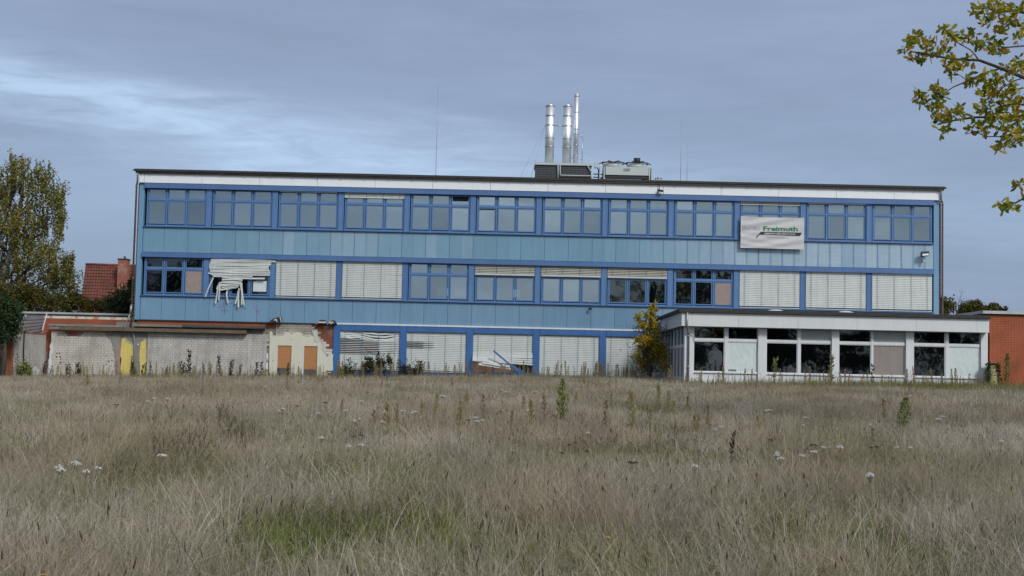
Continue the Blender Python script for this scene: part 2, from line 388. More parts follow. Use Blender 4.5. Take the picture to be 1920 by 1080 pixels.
# fascia boards
xs = [XL, XL + .27]
while xs[-1] + 3.02 < XR: xs.append(xs[-1] + 3.017)
if XR - xs[-1] > .4: xs.append(XR)
else: xs[-1] = XR
for a, b_ in zip(xs, xs[1:]): box('fascia_board', a + .008, b_ - .008, 69.80, 69.84, 9.615, 10.13, M_fascia, BR)
box('fascia_backing', XL, XR, 69.845, 70.2, 9.60, 10.09, M_groove, BR)
b = MB(); b.box(XL - .22, XR + .22, 69.60, 69.86, 10.19, 10.285); b.box(XL - .2, XR + .2, 69.62, 69.70, 10.285, 10.31)
for s_, x in ((-1, XL - .22), (1, XR + .22)):
    b.quad([(x, 69.6, 10.19), (x + .12 * s_, 69.66, 10.23), (x, 69.6, 10.285)]); b.quad([(x, 69.86, 10.19), (x + .12 * s_, 69.66, 10.23), (x, 69.6, 10.19)]); b.quad([(x, 69.86, 10.285), (x + .12 * s_, 69.66, 10.23), (x, 69.86, 10.19)]); b.quad([(x, 69.6, 10.285), (x + .12 * s_, 69.66, 10.23), (x, 69.86, 10.285)])
b.build('roof_edge', M_gutter, BR)
b = MB(); b.tube([(XL - .16, 69.70, 10.145), (XR + .16, 69.70, 10.145)], .058, 10)
x = XL + .6
while x < XR: b.box(x - .02, x + .02, 69.63, 69.80, 10.08, 10.19); x += 1.25
b.build('gutter', M_gutter2, BR)
# downpipes
def pipe(name, path, r, m, parent, clips=()):
    b = MB(); b.tube(path, r, 10); o = b.build(name, m, parent)
    for z in clips:
        p0 = path[-1]; c = MB(); c.tube([(p0[0], p0[1], z - .03), (p0[0], p0[1], z + .03)], r * 1.25, 10); c.build('pipe_clip', m, o)
    return o
pipe('downpipe', [(XL - .06, 69.7, 10.2), (XL - .06, 69.72, 9.62), (XL - .14, 69.88, 9.50), (XL - .14, 69.88, 1.95)], .05, M_pipe, BR, (9.4, 6.6, 4.6, 3.2))
pipe('downpipe', [(XR + .03, 69.7, 10.2), (XR + .03, 69.72, 9.62), (XR + .16, 69.88, 9.50), (XR + .16, 69.88, -.6)], .05, M_pipe, BR, (9.4, 7.2, 5.2))
# corner strips
M_side = mat('corner_strip_paint', (.13, .28, .44), .45, .06, 1, streak=.08)
for x0, x1 in ((XL + .01, XL + .27), (XR - .28, XR - .01)):
    box('corner_strip', x0, x1, 69.93, 70.2, 2.44 if x0 < 0 else 2.0, 9.60, M_side, BR)
# beams over the window bands
for z0, z1 in ((9.36, 9.598), (5.745, 5.975)):
    box('beam', XL + .28, XR - .29, 69.82, 70.1, z0, z1, M_beam, BR)
    box('beam_lip', XL + .28, XR - .29, 69.80, 69.83, z0 - .02, z0 + .02, M_beam, BR)
for z in (7.305, 3.695): box('window_sill', XL + .28, XR - .29, 69.84, 70.12, z, z + .045, M_beam, BR)
box('panel_foot_strip', -9.12, 7.9, 69.86, 69.96, 2.42, 2.50, M_white, BR)
# cladding panels: half sheets, every second joint is wider
def panels(z0, z1, row):
    x = XL + .285; k = 0; first = True
    while x < XR - .3:
        wd = .55 if k < 2 else .6215
        e = min(x + wd, XR - .295); g0 = .007 if k % 2 == 0 else .0015; g1 = .0015 if k % 2 == 0 else .007
        o = box('cladding_panel', x + g0, e - g1, 69.955 + random.uniform(-.003, .003), 70.03, z0, z1, M_panel, BR)
        # faded (chalked) sheets: mostly upper row right half, a few in the left third
        t = (x - XL) / (XR - XL); ch = 0
        if row == 0:
            ch = .05 + 1.0 * max(0, min(1, (t - .60) / .14)) + .22 * max(0, 1 - abs(t - .24) / .16)
            if t < .12 or .40 < t < .58: ch *= .35
        else:
            ch = .10 if t < .5 else .05 + .55 * max(0, min(1, (t - .6) / .15))
        r_ = random.random(); ch *= .55 + .75 * r_
        if .18 < t < .45 and row == 0 and random.random() < .3: ch += .22
        base = Vector((.145, .285, .395)) if row == 0 else Vector((.138, .268, .405)) * (1.0 - .10 * min(1, t * 1.6))
        c2 = base.lerp(Vector((.35, .45, .54)), min(ch, .9)) * random.uniform(.96, 1.04)
        o.color = (*c2, 1); x = e; k += 1
panels(6.0, 7.28, 0); panels(2.46, 3.67, 1)
# graffiti on the lower panels
g = MB()
def scrib(pts, m, ww=.022):
    q = [P(380 + x / 9, 480 + y / 9, 69.94) for x, y in pts]
    for (xa, za), (xb, zb) in zip(q, q[1:]):
        d = Vector((xb - xa, 0, zb - za)); n = Vector((-d.z, 0, d.x)).normalized() * ww / 2
        a = Vector((xa, 69.944, za)); e = Vector((xb, 69.944, zb)); g.quad([a - n, e - n, e + n, a + n], m)
scrib([(245, 865), (300, 820), (350, 785), (400, 815), (350, 850), (270, 870)], 0); scrib([(355, 800), (370, 930), (370, 985)], 1)
scrib([(300, 910), (430, 920)], 1, .012); scrib([(470, 795), (505, 798)], 1, .03); scrib([(530, 900), (580, 865), (540, 845)], 0, .015)
scrib([(690, 895), (740, 885)], 1, .02); scrib([(850, 780), (870, 850), (910, 920), (945, 935), (930, 975)], 0); scrib([(900, 940), (970, 925)], 0, .015)
scrib([(1140, 820), (1180, 850), (1200, 880)], 0, .01)
g.build('graffiti', [M_pink, M_dkspray], BR)

# pilasters
for i in range(1, 12):
    x = BL[i]
    for z0, z1 in ((7.35, 9.34), (3.74, 5.725)):
        b = MB(); b.box(x - .345, x - .045, 69.93, 70.15, z0, z1); b.box(x - .325, x - .30, 69.915, 69.93, z0, z1); b.box(x - .09, x - .065, 69.915, 69.93, z0, z1)
        b.build('pilaster', M_beam if z0 < 7 and i in (3, 4, 10, 11) else M_frame, BR)

# ---- windows
PX = ((.125, .93), (1.155, 1.965), (2.185, 3.0))
BARC = {}
def frame_mesh(h, top=True):
    k = ('f', round(h, 2), top)
    if k in BARC: return BARC[k]
    b = MB(); z1 = 0; z0 = -h
    b.box(.0, .06, .0, .12, z0, z1); b.box(3.055, 3.11, .0, .12, z0, z1)
    b.box(.06, 3.055, .0, .12, z0, z0 + .075); b.box(.06, 3.055, .0, .12, z1 - .03, z1)
    b.box(.06, 3.055, .005, .12, z1 - .63, z1 - .55)                      # transom
    for xm in (1.0425, 2.075): b.box(xm - .035, xm + .035, .0, .12, z0 + .075, z1 - .03)
    for (a, c_) in PX:                                                     # sash rings
        for zt, zb in ((z1 - .075, z1 - .50), (z1 - .685, z0 + .17)):
            t = .05; y0, y1 = .028, .10
            b.box(a - t, a, y0, y1, zb - t, zt + t); b.box(c_, c_ + t, y0, y1, zb - t, zt + t)
            b.box(a, c_, y0, y1, zt, zt + t); b.box(a, c_, y0, y1, zb - t, zb)
    BARC[k] = b.mesh('window_frame', M_frame); return BARC[k]
def pane_box(a, c_, zb, zt, y, m, name, parent, th=.012, tilt=0):
    key = ('p', round(c_ - a, 3), round(zt - zb, 3), m.name, th)
    if key not in BARC:
        b = MB(); w2 = (c_ - a) / 2; h2 = zt - zb; b.box(-w2, w2, 0, th, 0, h2); BARC[key] = b.mesh(name, m)
    o = link(name, BARC[key], parent, ((a + c_) / 2, y, zb))
    if tilt: o.rotation_euler.x = tilt
    return o
def window(bx, ztop, h, row, i, special={}):
    fr = link('window', frame_mesh(h), BR, (bx, 70.0, ztop))
    for j, (a, c_) in enumerate(PX):
        for k, (zt, zb) in enumerate(((ztop - .075, ztop - .50), (ztop - .685, ztop - h + .17))):
            s_ = special.get((j, k)); gm = special.get('glass', G_up)
            if s_ == 'board': pane_box(bx + a, bx + c_, zb, zt, 70.045, M_osb2, 'board', fr)
            elif s_ == 'curtain':
                pane_box(bx + a, bx + c_, zb, zt, 70.06, gm, 'pane', fr)
                b = MB(); n = 26
                for q in range(n):
                    x0 = bx + a + (c_ - a) * q / n; x1 = bx + a + (c_ - a) * (q + 1) / n; yy = 70.13 + .02 * (q % 2); y2 = 70.13 + .02 * ((q + 1) % 2)
                    b.quad([(x0, yy, zb), (x1, y2, zb), (x1, y2, zt), (x0, yy, zt)])
                b.build('curtain', M_curtain, fr)
            elif s_ == 'open_top':
                pane_box(bx + a, bx + c_, zb, zt, 70.06, gm, 'pane', fr, tilt=-.32)
            elif s_ == 'open':
                pane_box(bx + a, bx + c_, zb, zt, 70.06, gm, 'pane', fr, tilt=-.10)
            elif s_ == 'gone': pass
            else: pane_box(bx + a, bx + c_, zb, zt, 70.06, gm, 'pane', fr)
            if s_ == 'paper': pane_box(bx + a + .06, bx + c_ - .06, zb + .14, zt - .45, 70.045, M_tape, 'paper_sheet', fr, th=.004)
    return fr
H = 1.99
up_sp = {3: {}, 4: {(2, 0): 'open_top'}, 5: {(0, 1): 'open'}, 11: {(1, 0): 'curtain', (1, 1): 'curtain'}}
for i in range(12): window(BL[i], 9.345, H, 0, i, up_sp.get(i, {}))
mid_sp = {0: {(2, 1): 'board', 'glass': G_dk}, 1: {(2, 1): 'paper', 'glass': G_dk}, 8: {(2, 1): 'board', 'glass': G_dk}, 7: {'glass': G_dk}, 6: {}}
for i in range(12): window(BL[i], 5.73, H, 1, i, mid_sp.get(i, {}))
# dark reddish cupboard backs seen close behind the glass of the left window
o = box('cupboard_back', BL[0] + 1.12, BL[0] + 2.0, 70.3, 70.33, 3.8, 5.1, mat('dark_red_wood', (.09, .03, .035), .7), BR)
# pale white blind housings and notices close behind panes
for i, j in ((5, 0), (5, 1), (5, 2)):
    a, c_ = PX[j]; box('light_fitting', BL[i] + a + .03, BL[i] + c_ - .03, 71.5, 71.7, 4.86, 4.93, M_white, BR)
for i, off, wd_, zt_, zb_c in ((0, .13, .22, 8.62, 7.5), (1, .14, .30, 8.62, 7.5), (2, .15, .14, 8.62, 7.5), (4, 1.2, .35, 8.62, 7.5), (6, 2.2, .30, 9.3, 7.5), (8, .15, .2, 9.3, 7.5), (10, 2.6, .3, 9.3, 7.5), (5, 1.3, .2, 5.0, 3.9)):
    b = MB()
    for q in range(8):
        x0 = BL[i] + off + wd_ * q / 8; x1 = BL[i] + off + wd_ * (q + 1) / 8; b.quad([(x0, 70.15 + .02 * (q % 2), zb_c), (x1, 70.15 + .02 * ((q + 1) % 2), zb_c), (x1, 70.15 + .02 * ((q + 1) % 2), zt_), (x0, 70.15 + .02 * (q % 2), zt_)])
    b.build('curtain', M_curtain, BR)
x_, z_ = BL[6] + 2.3, 3.95; b = MB(); b.box(x_ - .1, x_ + .5, 70.3, 70.32, 3.85, 4.05); b.box(x_ + .15, x_ + .4, 70.33, 70.36, 4.05, 4.2); b.build('paper_stack', M_curtain, BR)
# plants on inner sills of the top floor
def sill_plant(x, h, n=14):
    b = MB()
    for k in range(n):
        a = random.uniform(-.7, .7); L = h * random.uniform(.5, 1); p = Vector((x + random.uniform(-.04, .04), 70.22, 7.42)); q = p + Vector((math.sin(a) * L, random.uniform(-.03, .05), math.cos(a) * L))
        d = Vector((math.cos(a), 0, -math.sin(a))) * .018; b.quad([p - d, p + d, q + d * .3, q - d * .3]); b.quad([q - d * 2, q + d, q + d * 2.5 + Vector((0, 0, .06)), q - d + Vector((0, 0, .07))])
    b.box(x - .06, x + .06, 70.18, 70.28, 7.36, 7.46); b.build('sill_plant', M_dark, BR)
for x, h in ((BL[0] + 1.75, .32), (BL[0] + 2.3, .28), (BL[0] + 2.7, .25), (BL[8] + .35, .5), (BL[8] + 1.25, .5), (BL[7] + 1.7, .25)): sill_plant(x, h)

# ---- external venetian blinds
def slat(b, x0, x1, z, y=69.955, wd=.088, tilt=.30, n=1, zf=None, yf=None, m=0):
    """a slat seen from outside: slightly cupped strip. tilt 0 = hangs flat, pi/2 = edge on"""
    for i in range(n):
        xa = x0 + (x1 - x0) * i / n; xb = x0 + (x1 - x0) * (i + 1) / n; ring = []
        for x in (xa, xb):
            zz = z + (zf(x) if zf else 0); yy = y + (yf(x) if yf else 0); t = tilt(x) if callable(tilt) else tilt
            cz, sy = math.cos(t) * wd / 2, math.sin(t) * wd / 2
            ring.append([(x, yy - sy, zz - cz), (x, yy - .006, zz), (x, yy + sy, zz + cz), (x, yy + .006, zz)])
        for q in range(4): b.quad([ring[0][q], ring[1][q], ring[1][(q + 1) % 4], ring[0][(q + 1) % 4]], m)
        if i == 0: b.quad(ring[0][::-1], m)
        if i == n - 1: b.quad(ring[1], m)
def blind(i, ztop, zbot, name='venetian_blind', mat_=None, n=1, zf=None, yf=None, tilt=.22, open_=None, label=None, x0=-.02, x1=3.10, rail=True, pitch=.0925):
    mat_ = mat_ or M_slat; bx = BL[i]; a, e = bx + x0, bx + x1
    b = MB(); b.box(a, e, 69.90, 69.99, ztop - .03, ztop)
    bl = b.build(name, mat_, BR)
    if rail: b = MB(); b.box(a, e, 69.93, 69.975, zbot - .035, zbot + .005); b.build('bottom_rail', mat_, bl)
    if label: bl['label'] = label
    s_ = MB(); z = ztop - .03 - pitch / 2; sl = 0
    while z > zbot + .03:
        t = open_(z) if open_ else tilt
        jz = random.uniform(-.0015, .0015)
        zf2 = (lambda x, z=z, jz=jz: zf(x, z) + jz) if zf else (lambda x, jz=jz: jz)
        yf2 = (lambda x, z=z: yf(x, z)) if yf else None
        t2 = (lambda x, z=z: t(x)) if callable(t) else t
        slat(s_, a, e, z, tilt=t2, n=n, zf=zf2, yf=yf2); z -= pitch
    tag(s_.build('slats', mat_, bl), kind='stuff')
    k = MB()
    for f in (.085, .37, .65, .92):
        x = a + (e - a) * f
        if zf or yf:
            zz = [ztop - .03 - (ztop - .03 - zbot) * q / 8 for q in range(9)]
            for z0, z1 in zip(zz, zz[1:]):
                y0 = yf(x, z0) if yf else 0; y1 = yf(x, z1) if yf else 0
                k.quad([(x - .008, 69.895 + y0, z0), (x + .008, 69.895 + y0, z0), (x + .008, 69.895 + y1, z1), (x - .008, 69.895 + y1, z1)])
        else: k.box(x - .008, x + .008, 69.888, 69.894, zbot, ztop)
    k.build('ladder_tape', M_cord, bl); return bl
for i in (2, 3, 9, 10, 11):
    if i == 3: blind(i, 5.74, 3.80, n=10, zf=lambda x, z: -.03 * max(0, 1 - abs(z - 4.98) / .12) * max(0, min(1, (x - BL[3] - 1.9) / 1.1)))
    else: blind(i, 5.74, 3.80)
for i in (5, 6, 7): blind(i, 5.74, 5.26, mat_=M_slat_old, pitch=.085, tilt=.75, label='half raised venetian blind with yellowed slats'); 
for i in (5, 6, 7): box('blind_bottom_rail', BL[i] - .01, BL[i] + 3.09, 69.885, 69.93, 5.17, 5.255, M_slat, BR)
blind(3, 9.35, 9.10, pitch=.075, tilt=.5); blind(9, 9.35, 9.20, pitch=.07, tilt=.5)
for i in (2, 10): box('blind_bottom_rail', BL[i] + .02, BL[i] + 3.08, 69.88, 69.94, 9.285, 9.34, M_slat, BR)
# broken blind of the second bay
bb = MB(); bb.box(BL[1], BL[1] + 3.1, 69.92, 69.99, 5.70, 5.74); BBL = bb.build('venetian_blind', M_slat, BR); BBL['label'] = 'wrecked venetian blind with torn slats hanging down'
def tslat(x0, y0, x1, y1, wd=.085, dep=0, bend=0, name='slat'):
    (xa, za), (xb, zb) = P(380 + x0 / 9, 480 + y0 / 9, 69.85 + dep), P(380 + x1 / 9, 480 + y1 / 9, 69.85 + dep)
    n = 6; b = MB(); A = Vector((xa, 69.85 + dep, za)); B_ = Vector((xb, 69.85 + dep, zb)); d = (B_ - A); nn = Vector((-d.z, 0, d.x)).normalized()
    rings = []
    for i in range(n + 1):
        t = i / n; c_ = A + d * t + nn * (bend * 4 * t * (1 - t)); c_.y += .02 * math.sin(t * 5 + x0)
        rings.append([c_ - nn * wd / 2 + Vector((0, -.012, 0)), c_ + Vector((0, .006, 0)), c_ + nn * wd / 2 + Vector((0, .012, 0)), c_ + Vector((0, .014, 0))])
    for r0, r1 in zip(rings, rings[1:]):
        for q in range(4): b.quad([r0[q], r1[q], r1[(q + 1) % 4], r0[(q + 1) % 4]])
    b.quad(rings[0]); b.quad(rings[-1][::-1])
    return b.build(name, M_slat, BBL)
rows = [(165, 45, 1160, 68), (135, 88, 1240, 92), (130, 120, 1155, 132), (110, 150, 1140, 158), (112, 180, 1115, 190), (112, 212, 1118, 222), (112, 196, 1115, 206), (130, 250, 1140, 272), (95, 290, 1130, 250), (135, 300, 1130, 318), (180, 338, 840, 344), (325, 362, 1050, 380), (135, 66, 1230, 84), (118, 135, 1150, 145), (112, 165, 1118, 173), (120, 232, 1120, 238), (160, 322, 780, 325), (130, 104, 1150, 112), (115, 268, 1135, 286)]
for k, r_ in enumerate(rows): tslat(*r_, wd=.085, dep=.004 * (k % 3), bend=random.uniform(-.015, .015))
for k, r_ in enumerate([(325, 402, 675, 405), (300, 448, 655, 440), (295, 480, 645, 470), (300, 500, 635, 488), (320, 535, 610, 505), (300, 572, 600, 520), (310, 515, 640, 455), (330, 425, 660, 425), (290, 555, 560, 535)]):
    tslat(*r_, wd=.07, dep=-.03 + .008 * k, bend=random.uniform(-.05, .04))
for r_ in [(178, 362, 40, 690), (292, 440, 270, 742), (262, 520, 215, 800), (432, 565, 405, 620), (405, 620, 430, 790), (602, 590, 552, 806), (615, 545, 605, 864), (640, 470, 660, 822), (655, 450, 700, 826), (300, 440, 240, 560)]:
    tslat(*r_, wd=.07, dep=-.06, bend=random.uniform(-.03, .03))

# ---- ground floor bays (the two left ones are bricked over by the old extension's wall)
GB = [3, 4, 5, 6, 7, 8]
for i in GB:
    x = BL[i]
    box('pilaster', x - .37, x - .02, 69.86, 70.2, -1.2, 2.415, M_deep, BR)
    box('beam', x - .01, x + 3.08, 69.84, 70.1, 2.12, 2.40, M_deep, BR)
    b = MB()
    for xa in (0.0, 1.01, 2.04, 3.02): b.box(x + xa, x + xa + .07, 70.0, 70.1, .12, 2.12)
    b.box(x, x + 3.09, 69.99, 70.1, -1.2, .12); b.box(x, x + 3.09, 70.0, 70.1, 1.48, 1.56)
    wf = b.build('window', M_deep, BR)
    for j in range(3):
        a, c_ = x + (.07, 1.08, 2.11)[j], x + (1.01, 2.04, 3.02)[j]
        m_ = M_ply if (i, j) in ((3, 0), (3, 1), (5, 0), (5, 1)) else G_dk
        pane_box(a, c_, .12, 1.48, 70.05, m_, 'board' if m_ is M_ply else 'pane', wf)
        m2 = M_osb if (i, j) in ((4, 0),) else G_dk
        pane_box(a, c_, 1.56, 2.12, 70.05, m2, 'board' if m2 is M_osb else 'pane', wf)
box('pilaster', -9.12, BL[3] - .375, 69.88, 70.2, -1.2, 2.415, M_deep, BR)
def g3tilt(z):
    if .93 < z < 1.72: return lambda x: 1.15 if x < BL[3] + 2.1 else .62
    return .22
blind(3, 2.12, .12, n=16, open_=g3tilt, label='buckled venetian blind with its upper slats crushed',
      zf=lambda x, z: (-.20 * max(0, 1 - abs(z - 1.85) / .32) * max(0, math.sin((x - BL[3] - 1.0) * 1.5)) * (1 if x > BL[3] + 1.0 else 0) + .012 * math.sin(x * 9 + z * 20) * (z > 1.6)),
      yf=lambda x, z: -.03 * math.sin(x * 3 + z * 5) * (z > 1.6), x1=3.07)
blind(4, 2.12, .08, n=12, open_=lambda z: (lambda x: 1.2 if x < BL[4] + .95 else (.8 if x < BL[4] + 1.5 else .3)) if 1.30 < z < 1.62 else .22,
      zf=lambda x, z: -.035 * ((x - BL[4]) / 3.1) * (1 - (z - .1) / 2), x1=3.07, label='closed venetian blind with a gap of bent slats at the upper left')
# bay 5: lower half pushed outwards
def y5(x, z): return -max(0, 1.18 - z) * 1.15
blind(5, 2.12, .62, n=4, yf=y5, zf=lambda x, z: -.02 + (.09 * (BL[5] + 1.6 - x) if z < .9 else 0) * min(1, (.95 - z) * 2), x1=3.07, rail=False, label='venetian blind kinked outwards at half height')
for (a, zA, c_, zB, y) in ((.35, .56, 1.9, .36, 69.3), (.3, .52, 1.95, .30, 69.26), (.75, .66, 1.9, .44, 69.25), (.5, .60, 1.75, .42, 69.22)):
    b = MB(); slat(b, BL[5] + a, BL[5] + c_, zA, y=y, n=4, zf=lambda x: (zB - zA) * (x - BL[5] - a) / (c_ - a), tilt=.4); b.build('slat', M_slat, BR)
b = MB(); x5 = BL[5]
for (xa, ya, za), (xc, yc, zc), r_ in (((x5 + 1.05, 69.1, 1.22), (x5 + 2.75, 68.7, -.15), .045), ((x5 + 1.9, 69.0, .55), (x5 + 2.95, 68.8, -.05), .05)):
    d = Vector((xc - xa, yc - ya, zc - za)); c_ = Vector((xa, ya, za)) + d / 2; n1 = Vector((-d.z, 0, d.x)).normalized() * r_; b.obox(c_, d / 2, Vector((0, .03, 0)), n1)
BMS = b.build('fallen_blue_rails', M_deep); tag(BMS, 'two bent blue metal rails leaning against the kinked blind', 'metal rail')
for i in (6, 7): blind(i, 2.12, .04 if i == 6 else .06, x1=3.07)

# ---- things fixed to the facade
x, z = P(1731, 478, 69.9)
fl = root('floodlight', 'dark rectangular floodlight mounted on the pale panels near the right end', 'floodlight', (x, 69.7, z))
b = MB(); b.obox((x, 69.62, z + .03), (.2, 0, .02), (.0, .10, -.02), (0, .02, .11)); b.build('lamp_housing', M_black, fl)
b = MB(); b.obox((x + .0, 69.50, z - .02), (.16, 0, .015), (0, .006, 0), (0, .01, .045)); b.build('lamp_glass', M_white, fl)
b = MB(); b.box(x - .04, x + .04, 69.7, 69.95, z - .05, z + .05); b.build('bracket', M_black, fl)
b = MB(); b.tube([(x - .02, 69.9, z - .30), (x - .02, 69.72, z - .33)], .035, 8); b.tube([(x - .02, 69.72, z - .30), (x - .02, 69.70, z - .38)], .055, 10); tag(b.build('motion_sensor', M_white), 'small white motion sensor just below the floodlight', 'sensor')
x, z = P(1237, 356, 69.78)
cm = root('security_camera', 'black security camera hanging on the white fascia below the wind gauge', 'camera', (x, 69.7, z))
b = MB(); b.tube([(x - .03, 69.78, z + .08), (x - .03, 69.66, z - .02)], .03, 8); b.build('bracket', M_black, cm)
b = MB(); b.obox((x + .03, 69.62, z - .07), (.12, -.06, -.02), (.03, .05, 0), (.01, 0, .05)); b.build('camera_body', M_black, cm)
b = MB(); b.tube([(x - .12, 69.79, 10.15), (x - .12, 69.79, 9.62)], .012, 6); b.tube([(x - .0, 69.79, 10.2), (x - .02, 69.79, z + .1)], .012, 6); b.build('cable', M_zinc, cm)
x, z = P(1106.5, 578, 69.9)
b = MB(); b.tube([(x, 69.95, z), (x, 69.80, z)], .03, 8); b.tube([(x - .06, 69.78, z - .02), (x + .05, 69.70, z - .03)], .055, 10); tag(b.build('dome_camera', M_black), 'small black dome camera on the lower blue panels', 'camera')

# ---- banner
def cloth_y(x, z):
    """distance of the cloth from the wall"""
    u = (x - bx0) / (bx1 - bx0); v = (z - bz0) / (bz1 - bz0)
    s = .016 * math.sin((u * 1.0 + (1 - v) * 2.2) * 7) * (1 - abs(2 * v - 1) ** 3) + .014 * math.sin((v * 3 - u * 1.3) * 8 + 1) * (1 - abs(2 * u - 1) ** 4) + .015 * math.sin(v * 30 + u * 9) * (1 - u) * (1 - v)
    return 69.70 + s
(bx0, bz1), (bx1, _) = P(1389, 405, 69.7), P(1508, 407, 69.7); bz0 = P(1389, 464.5, 69.7)[1]
BN = root('company_banner', 'white cloth banner with green and black lettering hung over the upper windows', 'banner', ((bx0 + bx1) / 2, 69.7, bz0))
b = MB(); nx, nz = 60, 32
for k_, off in ((0, 0), (1, .004)):
    for j in range(nz + 1):
        for i in range(nx + 1):
            x = bx0 + (bx1 - bx0) * i / nx; z = bz0 + (bz1 - bz0) * j / nz
            sag = -.03 * math.sin(math.pi * i / nx) * (j / nz) - .02 * i / nx
            b.v.append((x, cloth_y(x, z) + off, z + sag))
N1 = (nx + 1) * (nz + 1)
for j in range(nz):
    for i in range(nx):
        a = j * (nx + 1) + i; b.f.append((a, a + 1, a + nx + 2, a + nx + 1)); b.f.append((N1 + a, N1 + a + nx + 1, N1 + a + nx + 2, N1 + a + 1)); b.m += [0, 0]; b.sm += [True, True]
b.build('cloth', M_banner, BN)
def text_mesh(body, x0, x1, z0, z1, m, name, bold=.0, shear=0, yfun=None, parent=None, xh=None, ysc=1):
    cu = bpy.data.curves.new(name, 'FONT'); cu.body = body; cu.size = 1; cu.offset = bold; cu.shear = shear; cu.resolution_u = 2
    to = bpy.data.objects.new(name, cu); COL.objects.link(to); dg = bpy.context.evaluated_depsgraph_get(); me = bpy.data.meshes.new_from_object(to.evaluated_get(dg))
    bpy.data.objects.remove(to); bpy.data.curves.remove(cu)
    co = np.empty(len(me.vertices) * 3); me.vertices.foreach_get('co', co); co = co.reshape(-1, 3)
    mn, mx = co.min(0), co.max(0); org = ORG[parent.name]
    x = x0 + (co[:, 0] - mn[0]) / (mx[0] - mn[0]) * (x1 - x0); z = z0 + (co[:, 1] - mn[1]) / (mx[1] - mn[1]) * (z1 - z0)
    y = np.array([yfun(a, c) for a, c in zip(x, z)]) - .008
    me.vertices.foreach_set('co', (np.stack([x, y, z], 1) - np.array(org)).ravel()); me.materials.clear(); me.materials.append(m)
    me.update(); return link(name, me, parent, org)
def bp(x, y): return P(1380 + x / 12, 390 + y / 12, 69.7)
(a, t), (e, q) = bp(612, 408), bp(1392, 528); text_mesh('Freimuth', a, e, q, t, M_green, 'lettering', bold=.035, yfun=cloth_y, parent=BN)
(a, t), (e, q) = bp(140, 400), bp(555, 502); text_mesh('Bodo', a, e, q, t, M_faded, 'lettering', bold=.01, yfun=cloth_y, parent=BN)
bar = [bp(555, 535), bp(1490, 556), bp(1440, 632), bp(530, 600), bp(468, 672), bp(440, 668)]
b = MB()
def strip4(p0, p1, p2, p3, n=16):                                       # quad strip that follows the cloth
    for i in range(n):
        q = []
        for (A, B_), t in (((p0, p1), i / n), ((p0, p1), (i + 1) / n), ((p3, p2), (i + 1) / n), ((p3, p2), i / n)):
            x = A[0] + (B_[0] - A[0]) * t; z = A[1] + (B_[1] - A[1]) * t; q.append((x, cloth_y(x, z) - .006, z))
        b.quad(q)
strip4(bar[0], bar[1], bar[2], bar[3], 24); strip4(bar[0], bp(560, 560), bar[4], bar[5], 4)
b.build('print_bar', M_print, BN)
(a, t), (e, q) = bp(630, 556), bp(1335, 608); text_mesh('ABBRUCH UND RECYCLING', a, e, q, t, M_wprint, 'lettering', bold=.015, yfun=lambda x, z: cloth_y(x, z) - .003, parent=BN)
(a, t), (e, q) = bp(690, 650), bp(1180, 684); text_mesh('Telefon 04779 925 - 0', a, e, q, t, M_faded, 'lettering', bold=.008, yfun=cloth_y, parent=BN)

# ================================================================ ROOF PLANT
def flue(px, top, w_px, Y, label, rings, name='flue', cap=True, zb=11.6):
    x, zt = P(px, top, Y); r = w_px / 2 / F * Y
    xb = P(px, 300, Y)[0]
    t = root(name, label, 'chimney', (x, Y, zb), 'steel flues on the roof plant box')
    b = MB(); b.tube([(x, Y, zb), (x, Y, zt - (.12 if cap else 0))], r, 28); 
    if cap: b.tube([(x, Y, zt - .12), (x, Y, zt)], r * .55, 20)
    b.build('pipe', M_steel, t)
    for z in rings:
        b = MB(); b.tube([(x, Y, z - .025), (x, Y, z + .025)], r * 1.06, 28); b.build('joint_band', M_steelb, t)
    return t, x, zt, r
YR = 73.0
def zr(py, px=1060): return P(px, py, YR)[1]
t1, x1, z1, r1 = flue(1032, 196, 17, YR, 'left of the two wide polished steel flues', [zr(218), zr(236), zr(260), zr(276), zr(200)])
t2, x2, z2, r2 = flue(1064.5, 196.5, 16.5, YR, 'right of the two wide polished steel flues', [zr(218), zr(237), zr(261), zr(277), zr(200)])
t3, x3, z3, r3 = flue(1081.5, 176, 9, YR - .1, 'slender and tallest steel flue, with side brackets', [zr(181), zr(211), zr(243), zr(252), zr(272), zr(293)], cap=False)
b = MB(); b.tube([(x1 + r1, YR, zr(236)), (x2 - r2, YR, zr(236))], .03, 6); b.build('spacer_bar', M_steelb, t1)
b = MB()
for py in (254, 296): b.tube([(x3 - .3, YR, zr(py)), (x3 + .2, YR, zr(py)), (x3 + .36, YR, zr(py + 2))], .018, 6)
b.tube([(x3 + .36, YR, zr(256)), (x3 + .36, YR, 11.6)], .018, 6); b.tube([(x3 - .27, YR - .05, zr(200)), (x3 - .27, YR - .05, 11.6)], .022, 6); b.build('bracket', M_steelb, t3)
b = MB()
for dx_ in (-1.45, -.8): b.tube([(x1 - r1, YR, zr(236)), (x1 + dx_ * .95 - .3, YR - 1.2, 10.4)], .007, 5)
b.build('guy_wire', M_zinc, t1)
(xa, za), (xb, zb_) = P(1003.5, 307, 72.3), P(1108.5, 309, 72.3)
PB = root('roof_plant_box', 'dark slate clad plant box with a pale metal rim on the roof', 'plant housing', ((xa + xb) / 2, 72.3, 10.25))
b = MB(); b.box(xa + .02, xb - .02, 72.33, 74.2, 10.2, 11.39); b.build('core', M_slate, PB)
nrow, ncol = 9, 14
b = MB()
